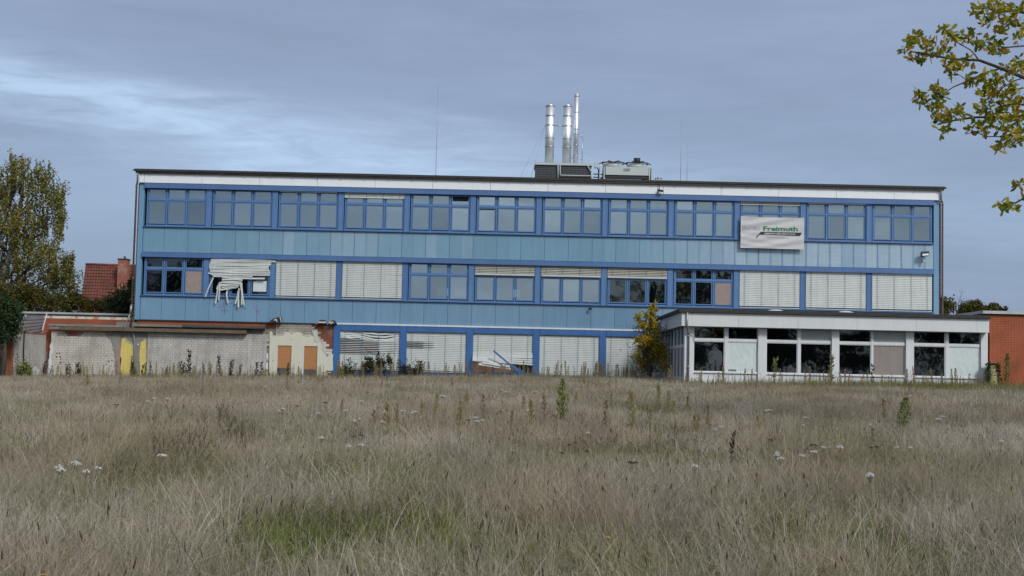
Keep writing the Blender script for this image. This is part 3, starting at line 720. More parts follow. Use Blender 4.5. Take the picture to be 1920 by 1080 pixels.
for r_ in range(nrow):
    for c_ in range(ncol):
        w_ = (xb - xa) / ncol; h_ = 1.12 / nrow; s0 = xa + c_ * w_; z0 = 10.26 + r_ * h_
        b.obox((s0 + w_ / 2, 72.315 + random.uniform(-.004, .004), z0 + h_ / 2), (w_ / 2 - .006, 0, 0), (0, .01, 0), (0, .008, h_ / 2 - .005))
tag(b.build('slate_tiles', M_slate, PB), kind='stuff')
box('metal_rim', xa - .03, xb + .05, 72.22, 74.3, 11.40, 11.53, M_ac, PB)
b = MB(); q = lambda x, y: (P(1000 + x / 16, 295 + y / 16, 72.2)[0], 72.2, P(1000 + x / 16, 295 + y / 16, 72.2)[1])
b.tube([q(740, 190), q(740, 655)], .028, 8); b.build('vent_pipe', M_ac, PB)
b = MB(); b.tube([q(803, 190), q(803, 500), q(812, 525), q(835, 538), q(1720, 556)], .026, 8); b.build('vent_pipe', M_ac, PB)
b = MB(); b.tube([q(1620, 235), q(1745, 450)], .028, 8); b.tube([q(1745, 430), q(1745, 690)], .028, 8); b.build('vent_pipe', M_ac, PB)
# condenser
ap = lambda x, y, Y=72: P(1100 + x / 9.6, 295 + y / 9.6, Y)
AC = root('rooftop_condenser', 'long light grey rooftop cooling unit with two fans on its top', 'cooling unit', (ap(700, 420)[0], 72.6, 10.3))
(xa, zt), (xb, zq) = ap(225, 165), ap(1180, 315); zt2 = ap(1180, 175)[1]; zt = (zt + zt2) / 2; zq = (ap(290, 308)[1] + ap(1140, 330)[1]) / 2
box('casing', xa + .35, xb - .1, 72, 73.3, zq, zt, M_ac, AC)
for x_ in (xa + .02, xa + .25, xb - .17, xb - .06): box('end_plate', x_, x_ + .055, 71.96, 73.34, 10.42, zt - .02, M_ac, AC)
zz = (ap(290, 370)[1] + ap(1140, 390)[1]) / 2
box('coil', xa + .36, xb - .18, 72.05, 72.32, zz, zq - .002, M_black, AC)
for x_, w_ in ((xa + .08, .12), (xb - .52, .18)): box('leg', x_, x_ + w_, 72.1, 72.3, 10.25, zz, M_black, AC)
for fx, mot in ((490, False), (925, True)):
    cx, cz = ap(fx, 160); b = MB(); b.tube([(cx, 72.65, zt), (cx, 72.65, zt + .22)], [.58, .52], 24); b.build('fan_cowl', M_ac, AC)
    b = MB(); 
    for k_ in range(24):
        a0, a1 = 2 * math.pi * k_ / 24, 2 * math.pi * (k_ + 1) / 24
        b.tube([(cx + .60 * math.cos(a0), 72.65 + .6 * math.sin(a0), zt + .26), (cx + .60 * math.cos(a1), 72.65 + .6 * math.sin(a1), zt + .26)], .028, 6)
    for a0 in (0, 1.05, 2.09): 
        c0, s0 = math.cos(a0), math.sin(a0); b.tube([(cx - .78 * c0, 72.65 - .78 * s0, zt + .22), (cx - .55 * c0, 72.65 - .55 * s0, zt + .34), (cx + .55 * c0, 72.65 + .55 * s0, zt + .34), (cx + .78 * c0, 72.65 + .78 * s0, zt + .22)], .026, 6)
    b.build('fan_guard', M_gutter, AC)
    if mot: b = MB(); b.tube([(cx, 72.65, zt + .3), (cx, 72.65, zt + .58)], .18, 16); b.build('fan_motor', M_black, AC)
(a, t), (e, q_) = ap(660, 208), ap(785, 245)
b = MB()
xm, rx = (a + e) / 2, (e - a) / 2
for k_ in range(12):
    a0, a1 = math.pi * k_ / 12, math.pi * (k_ + 1) / 12; p = lambda a_, r_: (xm + rx * r_ * math.cos(a_), 71.995, (t + q_) / 2 + (t - q_) * .9 * r_ * math.sin(a_) + .01)
    b.quad([p(a0, 1), p(a1, 1), p(a1, .86), p(a0, .86)])
b.box(a, e, 71.992, 71.998, q_ - .02, q_); b.build('maker_emblem', mat('maroon_print', (.16, .06, .08), .7), AC)
text_mesh('CABERO', a + .02, e - .02, q_ + .02, t - .01, mat('maroon_print', None), 'lettering', bold=.02, yfun=lambda x, z: 71.998, parent=AC)
(xa, zt_), (xb, zq_) = ap(138, 95, 72.2), ap(208, 190, 72.2)
SB = root('switch_box', 'small grey switch box on a thin post left of the cooling unit', 'electrical box', ((xa + xb) / 2, 72.2, 10.3))
box('cabinet', xa, xb, 72.1, 72.35, zq_, zt_, M_ac, SB)
b = MB(); b.tube([(xb - .05, 72.2, zq_), (xb + .08, 72.2, zq_ - .3), (xb + .1, 72.2, 10.25)], .02, 6); b.tube([(xa - .05, 72.2, 10.95), (xb + .25, 72.2, 10.93)], .03, 8); b.tube([(xa - .05, 72.2, 10.78), (xb + .25, 72.2, 10.76)], .03, 8); b.box(xa + .25, xb + .05, 72.15, 72.28, 10.70, 11.0); b.build('post', M_slate, SB)
# anemometer
x, z = P(1234, 343, 70.6)
AN = root('wind_gauge', 'small cup anemometer on the roof edge right of the cooling unit', 'wind gauge', (x, 70.6, 10.3))
b = MB(); b.tube([(x, 70.6, 10.25), (x, 70.6, z + .2)], .02, 6); b.tube([(x, 70.6, z), (x, 70.6, z + .12)], .045, 8); b.build('mast', M_gutter, AN)
b = MB()
for a_ in (0.3, 2.4, 4.5):
    p = Vector((x + .17 * math.cos(a_), 70.6 + .17 * math.sin(a_), z + .24)); b.tube([(x, 70.6, z + .22), p], .008, 5); b.tube([p - Vector((0, .04, 0)), p, p + Vector((0, .04, 0))], [.02, .05, .045], 8)
b.build('cups', mat('red_grey_plastic', (.22, .12, .13), .6), AN)
# lightning rods
for px, top, Y, r_, lab in ((821.5, 160, 73, .012, 'tall thin lightning rod on the roof left of the flues'), (1277.5, 224, 72, .010, 'lightning rod right of the cooling unit, left of the pair'), (1289, 270, 72, .010, 'shorter lightning rod standing in a concrete foot')):
    x, z = P(px, top, Y); rd = root('lightning_rod', lab, 'lightning rod', (x, Y, 10.3))
    b = MB(); b.tube([(x, Y, 10.3), (x, Y, z)], [r_ * 1.3, r_ * .7], 6); b.build('rod', M_zinc, rd)
    b = MB(); s_ = .16 if px != 1289 else .5; b.box(x - s_, x + s_, Y - .2, Y + .2, 10.25, 10.33 if px != 1289 else 10.52); b.build('foot', M_gutter, rd)

# ================================================================ WHITE ANNEX (right)
YA = 61.5; YF = 61.0
def ax(px, py, Y=YA): return P(px, py, Y)
xA0 = P(1278, 600, YF)[0]; xA1 = P(1855, 610, YF)[0]; zF1 = P(1300, 586, YF)[1]; zF0 = P(1300, 611.3, YF)[1]
AR = root('white_annex', 'single storey white annex with large windows and flat roof in front of the right half', 'building', (14, 65, -1.0))
xs = [xA0, P(1297.5, 600, YF)[0]]
for px in (1385, 1496, 1607, 1719, 1832, 1855): xs.append(P(px, 600, YF)[0])
xs[-1] = xA1
for a, e in zip(xs, xs[1:]): box('fascia_board', a + .004, e - .004, YF, YF + .04, zF0, zF1, M_afascia, AR)
for a, e in ((YF + .045, 63.9), (63.9, 67.0), (67.0, 69.78)): box('fascia_board', xA0, xA0 + .04, a + .004, e - .004, zF0, zF1, M_afascia, AR)
box('fascia_board', xA1 - .04, xA1, YF + .045, 69.8, zF0, zF1, M_afascia, AR)
box('soffit', xA0 + .05, xA1 - .05, YF + .05, 69.8, zF0 + .04, zF0 + .1, M_afascia, AR)
b = MB(); b.box(xA0 + .05, xA1 - .05, YF + .05, 69.78, zF1 + .003, zF1 + .06)
b.build('roof_slab', M_roof, AR)
b = MB(); b.box(xA0 - .12, xA1 + .03, YF - .13, YF + .04, zF1 + .01, zF1 + .16); b.box(xA0 - .12, xA0 + .04, YF + .045, 69.78, zF1 + .01, zF1 + .16); b.box(xA1 - .1, xA1 + .03, YF + .045, 69.78, zF1 + .01, zF1 + .16)
b.box(xA0 - .30, xA0 - .125, 69.2, 69.78, zF1 - .05, zF1 + .22)
b.build('roof_edge', M_gutter, AR)
b = MB()
for k_ in range(50):
    x = random.uniform(xA0 + .3, xA1 - .3); b.obox((x, YF + .35 + random.random() * .6, zF1 + .15), (random.uniform(.05, .4), 0, 0), (0, .1, 0), (0, .0, random.uniform(.015, .05)))
b.build('roof_moss', mat('roof_moss_brown', (.09, .075, .05), .95, .3, 8), AR)
# skylight domes
for px, py in ((1455, 581), (1586, 584), (1721, 588)):
    x, z = P(px, py, 64.6); b = MB(); zc = zF1 + .06
    b.box(x - .62, x + .62, 64.1, 65.3, zc - .02, zc + .13)
    prof = [(.60, .13), (.56, .20), (.42, .29), (.22, .345), (.03, .36)]
    if px == 1721: prof = [(.60, .13), (.50, .16), (.42, .20), (.22, .20), (.03, .21)]
    b.tube([(x, 64.7, zc + h_) for r_, h_ in prof], [r_ for r_, h_ in prof], 24)
    o = b.build('skylight', M_dome, AR)
    if px == 1721: o['label'] = 'collapsed skylight dome'
# columns, frames
zb_ = -1.4; zT = zF0 + .04
cols = [(1289, 1300), (1421, 1436.5), (1559, 1572.5), (1698, 1712.5), (1838.5, 1851)]
cx = [(P(a, 660, YA)[0], P(e, 665, YA)[0]) for a, e in cols]
cx[0] = (P(1283, 660, YA)[0], cx[0][1])
for a, e in cx: box('column', a, e, YA - .08, YA + .25, zb_, zT, M_white, AR)
bays = [((1301, 1358), (1365, 1420)), ((1438, 1495), (1501, 1558)), ((1574, 1633), (1637, 1697)), ((1714, 1772), (1778.5, 1836.5))]
zTr1, zTr0 = P(1330, 635.5, YA)[1], P(1330, 639.5, YA)[1]; zS = P(1330, 697, YA)[1]
M_film = M_tape
states = {(0, 1, 1): 'film', (1, 1, 0): 'grey', (2, 1, 1): 'board', (2, 1, 0): 'light', (3, 1, 1): 'film', (2, 0, 0): 'sky', (3, 0, 0): 'sky'}
M_whiteglass = mat('painted_over_pane', (.30, .34, .35), .25, .05, 2)
for k_, bay_ in enumerate(bays):
    L, Rr = cx[k_][1] + .002, cx[k_ + 1][0] - .002
    b = MB(); b.box(L, Rr, YA, YA + .12, zTr0, zTr1); b.box(L, Rr, YA - .03, YA + .14, zS - .06, zS); b.box(L, Rr, YA + .04, YA + .2, zb_, zS - .062); b.box(L, Rr, YA, YA + .12, zT - .03, zT)
    m0, m1 = P(bay_[0][1] + .5, 660, YA)[0], P(bay_[1][0] - .5, 660, YA)[0]
    b.box(m0 + .002, m1, YA - .01, YA + .13, zS, zT - .002)
    ring = .025
    wf = b.build('window', M_white, AR)
    for j, (a, e) in enumerate(((L, m0), (m1, Rr))):
        for q_, (z0, z1) in enumerate(((zTr1, zT - .03), (zS, zTr0))):
            st = states.get((k_, j, q_))
            bb_ = MB(); t_ = .035
            bb_.box(a, a + t_, YA + .02, YA + .1, z0, z1); bb_.box(e - t_, e, YA + .02, YA + .1, z0, z1); bb_.box(a + t_, e - t_, YA + .02, YA + .1, z0, z0 + t_); bb_.box(a + t_, e - t_, YA + .02, YA + .1, z1 - t_, z1)
            bb_.build('sash', M_white, wf)
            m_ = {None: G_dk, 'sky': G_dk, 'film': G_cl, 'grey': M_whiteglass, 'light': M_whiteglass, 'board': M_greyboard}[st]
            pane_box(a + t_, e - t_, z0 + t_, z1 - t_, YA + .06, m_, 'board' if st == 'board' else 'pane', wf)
            if st == 'film':                                              # crumpled milky film hanging right behind the pane
                f_ = MB(); n = 14
                hx = [[(a + t_ + (e - a - 2 * t_) * i / n, YA + .042 + .012 * noise.noise(Vector((i * .7 + k_ * 9, jj * .35 + i * .4, 0))), z0 + t_ + (z1 - z0 - 2 * t_) * jj / n) for i in range(n + 1)] for jj in range(n + 1)]
                for jj in range(n):
                    for i in range(n):
                        if i < 4 and jj < 1 and k_ == 0: continue
                        f_.quad([hx[jj][i], hx[jj][i + 1], hx[jj + 1][i + 1], hx[jj + 1][i]], 0, False)
                f_.build('film', M_film, wf)
# side wall of the annex, windows with narrow posts
xS = cx[0][0]; ypos = [61.83, 63.1, 64.4, 65.7, 67.0, 68.3, 69.6]
for y in ypos: box('post', xS, xS + .12, y - .06, y + .06, zb_, zT, M_white, AR)
for y0, y1 in zip(ypos, ypos[1:]):
    b = MB(); b.box(xS + .02, xS + .10, y0 + .062, y1 - .062, 1.45, 1.60); b.box(xS + .02, xS + .10, y0 + .062, y1 - .062, -1.4, .1); wf = b.build('window', M_white, AR)
    for z0, z1, m_ in ((.1, 1.45, M_greyboard), (1.6, zT, G_dk)):
        b = MB(); b.box(xS + .05, xS + .06, y0 + .062, y1 - .062, z0, z1); b.build('pane' if m_ is G_dk else 'board', m_, wf)
xA2 = P(1851, 660, YA)[0]
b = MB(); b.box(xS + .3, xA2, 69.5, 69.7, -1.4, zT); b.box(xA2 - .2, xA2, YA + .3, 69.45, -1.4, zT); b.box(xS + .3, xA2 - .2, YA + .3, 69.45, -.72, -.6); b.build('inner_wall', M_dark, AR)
gx = P(1289, 585, YF - .1)[0]; gx2 = P(1291, 660, YA - .15)[0]
pipe('downpipe', [(gx, YF - .07, zF1 + .03), (gx, YF - .07, zF0 + .05), (gx + .02, YF - .03, zF0 - .06), (gx2, YA - .14, zF0 - .32), (gx2, YA - .14, -1.2)], .048, M_zinc, AR, (1.95, .55))
b = MB(); b.tube([(gx2 + .04, YA - .1, 2.0), (gx2 + .22, YA - .12, 1.95), (gx2 + .28, YA - .12, 1.6)], .01, 5); b.build('cable', M_black, AR)

# ================================================================ ORANGE BRICK BUILDING (far right)
xB0 = P(1855.5, 620, 61.9)[0]; zB1 = P(1880, 589, 61.9)[1]
OB = root('brick_side_building', 'orange brick building with a grey metal roof edge at the right margin', 'building', (xB0 + 4, 65, -1))
box('backing_wall', xB0 + .02, xB0 + 11.98, 61.93, 70, -1.4, zB1, M_mortar, OB)
b = MB(); brick_face(b, xB0, xB0 + 12, -1.0, zB1, 61.9, .06)
tag(b.build('bricks', M_brick, OB), kind='stuff')
b = MB(); brick_face(b, 61.95, 69.9, -1.0, zB1, xB0 - .002, .05, axis='y'); tag(b.build('bricks', M_brick, OB), kind='stuff')
box('metal_roof_edge', xB0 - .35, xB0 + 12.1, 61.75, 70.1, zB1 + .002, zB1 + .14, M_coping, OB)
box('roof_edge_painted_shadow', xB0 - .28, xB0 + 12.05, 61.86, 61.9, zB1 - .05, zB1, M_gutter, OB)  # dark strip standing in for the shadow under the roof edge

# ================================================================ REMAINS OF THE DEMOLISHED WING (left)
YW = 69.86
def wp(px, py, Y=YW): return P(px, py, Y)
XA, XBr = wp(95, 660)[0], wp(226, 660)[0]
ZB = -1.35
LW = root('whitewashed_wall_left', 'exposed white brick wall left of the yellow plaster, dark holes near its foot', 'wall', ((XA + XBr) / 2, YW, ZB))
zTopA = wp(160, 622)[1]
box('wall_core', XA, XBr + .15, YW + .03, 70.15, ZB, zTopA + .02, M_mortar2, LW)
def blocks(parent, x0, x1, z0, z1, poly_out=None, m=M_block, limit=300, bw=.225, bh=.112, y=YW, keep=None):
    """running bond of single bricks; the first ones up to the limit are parts, the rest one joined part"""
    L = []; r_ = 0; z = z1 - bh
    while z > z0:
        x = x0 - (bw / 2 if r_ % 2 else 0)
        while x < x1:
            a, e = max(x, x0), min(x + bw, x1)
            if e - a > .05 and (keep is None or keep((a + e) / 2, z + bh / 2)): L.append((a, e, z, z + bh))
            x += bw + .011
        z -= bh + .011; r_ += 1
    rest = MB()
    for k, (a, e, z0_, z1_) in enumerate(L):
        yy = y + random.uniform(-.006, .006)
        if k < limit: box('brick', a, e, round(yy, 3), round(yy, 3) + .06, z0_, z1_, m, parent)
        else: rest.box(a, e, yy, yy + .06, z0_, z1_)
    if rest.v: tag(rest.build('bricks_below', m, parent), kind='stuff')
hole = [wp(*p) for p in ((113, 617), (162, 617), (158, 621), (154, 625), (150, 631), (130, 631), (124, 626), (118, 623), (113, 620))]
blocks(LW, XA, XBr - .3, ZB + .5, zTopA, m=M_block, keep=lambda x, z: not inside(x, z, hole))
b = MB(); brick_face(b, hole[0][0] - .1, hole[1][0] + .1, hole[5][1], zTopA, YW + .015, .02, poly=None); tag(b.build('red_infill_bricks', M_redbrick, LW), kind='stuff')
b = MB()
for (px, py, r_) in ((107, 662.5, .05), (112, 662.5, .05), (106, 669, .055), (113, 669.5, .05), (113.5, 673.5, .03), (113, 680, .05), (119.5, 679.5, .035), (123.5, 684, .04), (92, 671, .04), (199, 667.5, .03), (203.5, 677.5, .05), (210, 676, .04), (199, 683, .035), (194, 686.5, .035), (204, 691, .035), (199, 678, .03), (208, 686, .03)):
    x, z = wp(px, py); b.tube([(x, YW - .008, z), (x, YW + .03, z)], r_ * random.uniform(.6, .9), 7)
b.build('holes', M_black, LW)
slab('grey_render_patch', jag([wp(*p) for p in ((192, 622), (226, 622), (226, 706), (218, 706), (218, 672), (212, 650), (207, 636))], .15, .05), YW - .02, YW + .02, M_concg, LW)
slab('pink_render_patch', jag([wp(*p) for p in ((217, 655), (227, 640), (227, 700), (216, 704))], .15, .03), YW - .035, YW - .015, mat('pinkish_render', (.29, .22, .19), .95, .15, 2), LW)
(xa, z1), (xb, _) = wp(94, 607), wp(240, 607); z0 = wp(94, 617)[1]
LN = root('concrete_lintel', 'long weathered concrete beam above the left white brick wall', 'lintel', ((xa + xb) / 2, 69.6, z0))
box('beam_upper', xa, xb, 69.62, 70.0, (z0 + z1) / 2 + .03, z1, M_concg, LN); box('beam_lower', xa + .03, xb, 69.66, 70.0, z0, (z0 + z1) / 2 + .028, M_conc, LN)
# orange brick parapet with peeling paint behind the lintel
YP = 70.3; (xa, z1), (xb, _) = P(84, 592, YP), P(250, 596, YP); z0 = P(84, 640, YP)[1]; zm = P(120, 597.5, YP)[1]
OP = root('orange_brick_parapet', 'orange brick wall strip with peeling cream paint above the concrete beam', 'wall', ((xa + xb) / 2, YP, z0))
box('wall_core', xa, xb, YP + .02, YP + .3, z0 - 1.5, z1 - .01, M_mortar, OP)
b = MB(); brick_face(b, xa, xb, z0 - .5, zm, YP, .05); tag(b.build('bricks', M_brick, OP), kind='stuff')
box('peeling_paint_band', xa, xb, YP - .02, YP + .05, zm, z1, M_rust, OP)
b = MB(); b.obox((xa + .02, YP - .03, (z1 + z0) / 2 + .35), (.028, 0, 0), (0, .02, 0), (-.10, 0, -.45)); b.build('white_edge_bead', M_white, OP)
# building behind with pale coping
YC = 73; (xa, z1), (xb, _) = P(38, 584, YC), P(246, 589, YC)
LB = root('low_flat_building', 'low flat roofed wing with a pale metal coping at the left', 'building', ((xa + xb) / 2, YC, -1))
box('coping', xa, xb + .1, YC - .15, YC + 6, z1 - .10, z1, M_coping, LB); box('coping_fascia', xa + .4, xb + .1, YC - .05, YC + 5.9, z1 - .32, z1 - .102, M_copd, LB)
box('wall', xa + .6, xb, YC + .2, YC + 5.8, -1.4, z1 - .33, M_mortar, LB)
# grey shingled slope
b = MB(); q = [P(85, 594, 72.4), P(78, 622, 70.6), P(12, 632, 70.6), P(50, 594, 72.4)]
rows_ = 5
for r_ in range(rows_):
    t0, t1 = r_ / rows_, (r_ + 1) / rows_
    def L_(t): return Vector((q[3][0] + (q[2][0] - q[3][0]) * t, 72.4 - 1.8 * t, q[3][1] + (q[2][1] - q[3][1]) * t))
    def R_(t): return Vector((q[0][0] + (q[1][0] - q[0][0]) * t, 72.4 - 1.8 * t, q[0][1] + (q[1][1] - q[0][1]) * t))
    off = Vector((0, -.03, .03)); b.quad([L_(t1) + off, R_(t1) + off, R_(t0), L_(t0)]); b.quad([L_(t1), R_(t1), R_(t1) + off, L_(t1) + off])
SH = b.build('shingled_lean_to_roof', M_slabgrey); tag(SH, 'dull grey brown shingled roof slope beside the dark green bush', 'roof')
# perpendicular wall stub coming forward
SW = root('side_wall_stub', 'white brick wall stub running towards the meadow, white plaster flaking low on it', 'wall', (-24.1, 68, ZB))
xw = -24.12; yA, yB = 66.0, 69.84; zw = wp(93, 628)[1]
box('wall_core', xw - .30, xw - .012, yA, yB, ZB, zw - .02, M_mortar2, SW)
r_ = 0; z = zw - .112; nb = 0
while z > ZB + .5:
    y = yA - (.11 if r_ % 2 else 0)
    while y < yB:
        a, e = max(y, yA), min(y + .225, yB)
        if e - a > .05: j = round(random.uniform(-.004, .004), 3); box('brick', xw - .05 + j, xw + j, a, e, z, z + .112, M_blockw, SW)
        y += .236
    z -= .123; r_ += 1
box('brick_capping', xw - .32, xw + .02, yA - .02, yB, zw, zw + .055, M_brick, SW)
for pts, y_ in ((((66.1, -.7), (67.2, -.85), (67.1, -.2), (66.8, .25), (66.5, -.1), (66.25, .0)), 0), (((67.4, -.9), (69.5, -.9), (69.2, -.35), (68.4, -.1), (67.7, -.3)), 0)):
    b = MB(); pp = pts; n = len(pp); b.v = [(xw + .028, y, z) for y, z in pp] + [(xw + .004, y, z) for y, z in pp]; b.f = [tuple(range(n)), tuple(range(2 * n - 1, n - 1, -1))] + [(i, i + n, (i + 1) % n + n, (i + 1) % n) for i in range(n)]; b.m = [0] * len(b.f); b.sm = [False] * len(b.f)
    b.build('plaster_patch', mat('white_plaster', (.58, .59, .60), .9, .1, 3), SW)
b = MB(); b.tube([(xw + .05, 66.55, zw + .1), (xw + .06, 66.5, .9), (xw + .05, 66.6, .1)], .03, 6); b.build('hanging_cable', M_black, SW)
slab('corner_plaster_strip', jag([wp(*p) for p in ((95, 644), (99, 645), (100, 655), (96, 672), (99, 690), (103, 705), (88, 705), (90, 690), (93, 665))], .12, .02), YW - .05, YW + .02, mat('white_plaster', None), LW)
# brick pillar + white door frame at far left
(xa, z1), (xb, _) = P(12.5, 624, 65.9), P(25.5, 625, 65.9)
BP = root('brick_pillar', 'narrow orange brick pillar at the left end of the ruined walls', 'pillar', ((xa + xb) / 2, 65.9, -1.4))
box('core', xa + .01, xb - .01, 65.92, 66.2, -1.6, z1 - .005, M_mortar, BP)
b = MB(); brick_face(b, xa, xb, -1.5, z1, 65.9, .05, bw=.11); brick_face(b, 65.96, 66.24, -1.5, z1, xb - .05, .055, bw=.11, axis='y')
tag(b.build('bricks', M_brick, BP), kind='stuff')
DF = root('white_door_frame', 'weathered white window frame standing at the left margin beside the brick pillar', 'door frame', (P(0, 660, 65.8)[0], 65.8, -1.5))
x9 = P(12, 640, 65.8)[0]
for a, e, z0, z1 in ((-3.0, -.02, P(5, 636, 65.8)[1], P(5, 627, 65.8)[1]), (-3, -.02, P(5, 645, 65.8)[1], P(5, 638, 65.8)[1])): box('head_board', x9 + a, x9 + e, 65.78, 65.95, z0, z1, M_zinc, DF)
for a in (-.10, -.42, -1.4, -2.6): box('post', x9 + a, x9 + a + .07, 65.8, 65.95, -1.5, P(5, 645.5, 65.8)[1], M_white, DF)
box('panel', x9 - 3.0, x9 - .1, 65.96, 66.0, -1.5, P(5, 645.5, 65.8)[1], mat('brown_door_panel', (.10, .08, .06), .8, .2), DF)

# middle: concrete column zone with yellow plaster
XM0, XM1 = XBr + .0, wp(277, 660)[0]
CC = root('grey_rendered_pier', 'grey rendered wall strip carrying two torn strips of yellow plaster', 'wall', ((XM0 + XM1) / 2, YW, ZB))
zTopM = wp(250, 620)[1]
box('render_face', XM0 + .002, XM1, YW + .0, 70.15, ZB, zTopM, M_concg, CC)
yp1 = px_poly(((190, 510), (212, 498), (236, 498), (250, 520), (268, 545), (300, 562), (338, 582), (340, 700), (350, 860), (358, 1150), (205, 1150), (205, 1010), (172, 840), (180, 650)), YW, 200, 560, 6.75)
yp2 = px_poly(((435, 545), (462, 535), (478, 512), (500, 515), (500, 700), (495, 1150), (418, 1150), (425, 900), (415, 700), (425, 600)), YW, 200, 560, 6.75)
slab('yellow_plaster', jag(yp1, .15, .012), YW - .035, YW - .002, M_yellow, CC); slab('yellow_plaster', jag(yp2, .15, .012), YW - .035, YW - .002, M_yellow, CC)
b = MB()
pp = px_poly(((236, 498), (262, 535), (300, 556), (336, 574)), YW, 200, 560, 6.75)
b.tube([(x, YW - .045, z) for x, z in pp], .022, 6); pp = px_poly(((462, 530), (480, 508), (500, 512)), YW, 200, 560, 6.75); b.tube([(x, YW - .045, z) for x, z in pp], .02, 6)
b.build('torn_edge', M_broken, CC)
x, z = P(200 + 400 / 6.75, 560 + 580 / 6.75, YW); b = MB(); b.tube([(x, YW - .03, z), (x, YW, z)], .045, 10); b.build('socket', M_white, CC)
x0_, _ = P(251.5, 620, YW - .1); x1_ = P(252.5, 690, YW - .1)[0]
b = MB(); b.tube([(XL - .14, 69.76, 2.0), (x0_, YW - .08, 1.6), (x1_, YW - .08, -1.2)], .035, 8); b.build('pipe', M_zinc, CC)
b = MB(); pp = [P(200 + a / 6.75, 560 + e / 6.75, 69.5) for a, e in ((225, 420), (228, 340), (262, 270), (300, 190))]
b.tube([(x, 69.5, z) for x, z in pp], .03, 7); pp = [P(200 + a / 6.75, 560 + e / 6.75, 69.5) for a, e in ((300, 190), (312, 85))]; b.tube([(x, 69.5, z) for x, z in pp], .055, 7)
tag(b.build('bent_pipe', M_zinc), 'bent grey pipe sticking up above the concrete beam beside the building corner', 'pipe')

# right wall section B
XB0, XB1 = XM1, wp(504, 660)[0]; zTopB = wp(380, 624)[1]
RW = root('whitewashed_wall_right', 'long greyish white brick wall under the blue panels, between yellow plaster and doorways', 'wall', ((XB0 + XB1) / 2, YW, ZB))
box('wall_core', XB0 + .002, XB1, YW + .03, 70.15, ZB, zTopB, M_mortar2, RW)
blocks(RW, XB0, XB1, ZB + .5, zTopB, m=M_blockw)
box('upper_wall', XM0 - .3, XB1 + .3, 69.95, 70.2, zTopB + .002, 2.3, M_conc, RW)
b = MB(); b.obox(((XB0 + XM0) / 2 + 1.0, 69.7, zTopB + .08), ((XB1 - XM0) / 2 + 1.0, 0, 0), (0, .16, 0), (0, .03, .09)); b.build('stained_ledge', M_soil, RW)
(xa, z1), (xb, _) = wp(253, 607.5), wp(498, 613); box('concrete_ledge', xa, xb, 69.56, 69.9, wp(253, 612)[1], z1, M_conc, RW)
box('broken_beam_end', wp(345, 610)[0], wp(500, 614)[0], 69.52, 69.56, wp(400, 614)[1], wp(400, 610)[1], M_gutter2, RW)
(xa, z1), (xb, _) = wp(257, 601.2), wp(518, 607); z0 = wp(257, 609)[1]
box('orange_band_core', xa, xb, 69.92, 70.1, z0, 2.40, M_mortar, RW)
b = MB(); brick_face(b, xa, xb, z0, 2.40, 69.9, .04); tag(b.build('orange_brick_band', M_brick, RW), kind='stuff')
box('felt_strip', xa - .1, wp(632, 606)[0], 69.82, 69.93, 2.405, 2.445, M_gutter, RW)
# doorway wall
DW = root('doorway_wall', 'ragged cream plastered wall with two boarded doorways and a broken brick edge', 'wall', (wp(570, 700)[0], YW, ZB))
XD0, XD1 = wp(505, 660)[0], wp(631.5, 660)[0]
D = lambda x, y: wp(480 + x / 7.714, 580 + y / 7.714)
box('wall_core', XD0 + .01, XD1 - .01, YW + .12, 70.1, ZB, 2.40, M_mortar, DW)
stair = [D(*p) for p in ((808, 205), (815, 250), (845, 252), (845, 285), (895, 288), (898, 400), (912, 402), (912, 425), (965, 428), (965, 470), (1015, 472), (1015, 540), (1050, 545), (1050, 580), (1112, 590), (1112, 895), (1070, 895), (1070, 930), (1050, 940), (1040, 1200), (190, 1200), (190, 205))]
b = MB(); brick_face(b, D(800, 0)[0], XD1, ZB + .3, 2.39, YW + .06, .08, poly=None, jit=.01); tag(b.build('red_bricks', M_redbrick, DW), kind='stuff')
zd = D(0, 515)[1]
doors = [(D(300, 600)[0], D(515, 600)[0]), (D(680, 600)[0], D(890, 600)[0])]
blocks(DW, D(285, 300)[0], D(1115, 300)[0], ZB + .3, 2.39, m=M_block, y=YW + .03, bw=.30, bh=.115, keep=lambda x, z: inside(x, z, stair) and z > -1 and not any(a - .1 < x < e + .1 and z < zd + .1 for a, e in doors))
zb0 = ZB + .1
outl = [D(200, 318), D(235, 328), D(240, 370), D(300, 378), D(400, 358), D(425, 338), D(470, 333), D(505, 365), D(515, 378), D(545, 345), D(600, 332), D(650, 335), D(690, 372), D(750, 385), D(800, 378), D(838, 400), D(850, 450), D(905, 482), D(935, 505), D(960, 570), D(1000, 625), D(1060, 655), D(1112, 640), D(1112, 888), D(1060, 890), D(1015, 885), D(985, 915), D(965, 960)]
outl = jag(outl, .10, .018, closed=False) + [(D(950, 1000)[0], zb0), (doors[1][1], zb0), (doors[1][1], zd), (doors[1][0], zd), (doors[1][0], zb0), (doors[0][1], zb0), (doors[0][1], zd), (doors[0][0], zd), (doors[0][0], zb0), (XD0 + .04, zb0)]
slab('plaster', outl, YW - .035, YW + .028, M_plaster, DW)
b = MB()
for pts in (((225, 335), (245, 378), (300, 382), (400, 362), (430, 340)), ((640, 338), (690, 376), (750, 388), (800, 380)), ((838, 405), (855, 455), (900, 485)), ((935, 510), (965, 575), (1005, 630), (1060, 658)), ((1015, 888), (985, 918), (965, 970))):
    b.tube([(D(*p)[0], YW - .03, D(*p)[1]) for p in pts], [.012] + [random.uniform(.02, .035) for _ in pts[1:]], 6)
b.build('torn_plaster_edge', M_broken, DW)
slab('grey_patch', jag([D(*p) for p in ((800, 300), (890, 310), (900, 400), (935, 480), (960, 560), (925, 500), (850, 440), (838, 390))], .1, .02), YW - .01, YW + .03, M_broken, DW)
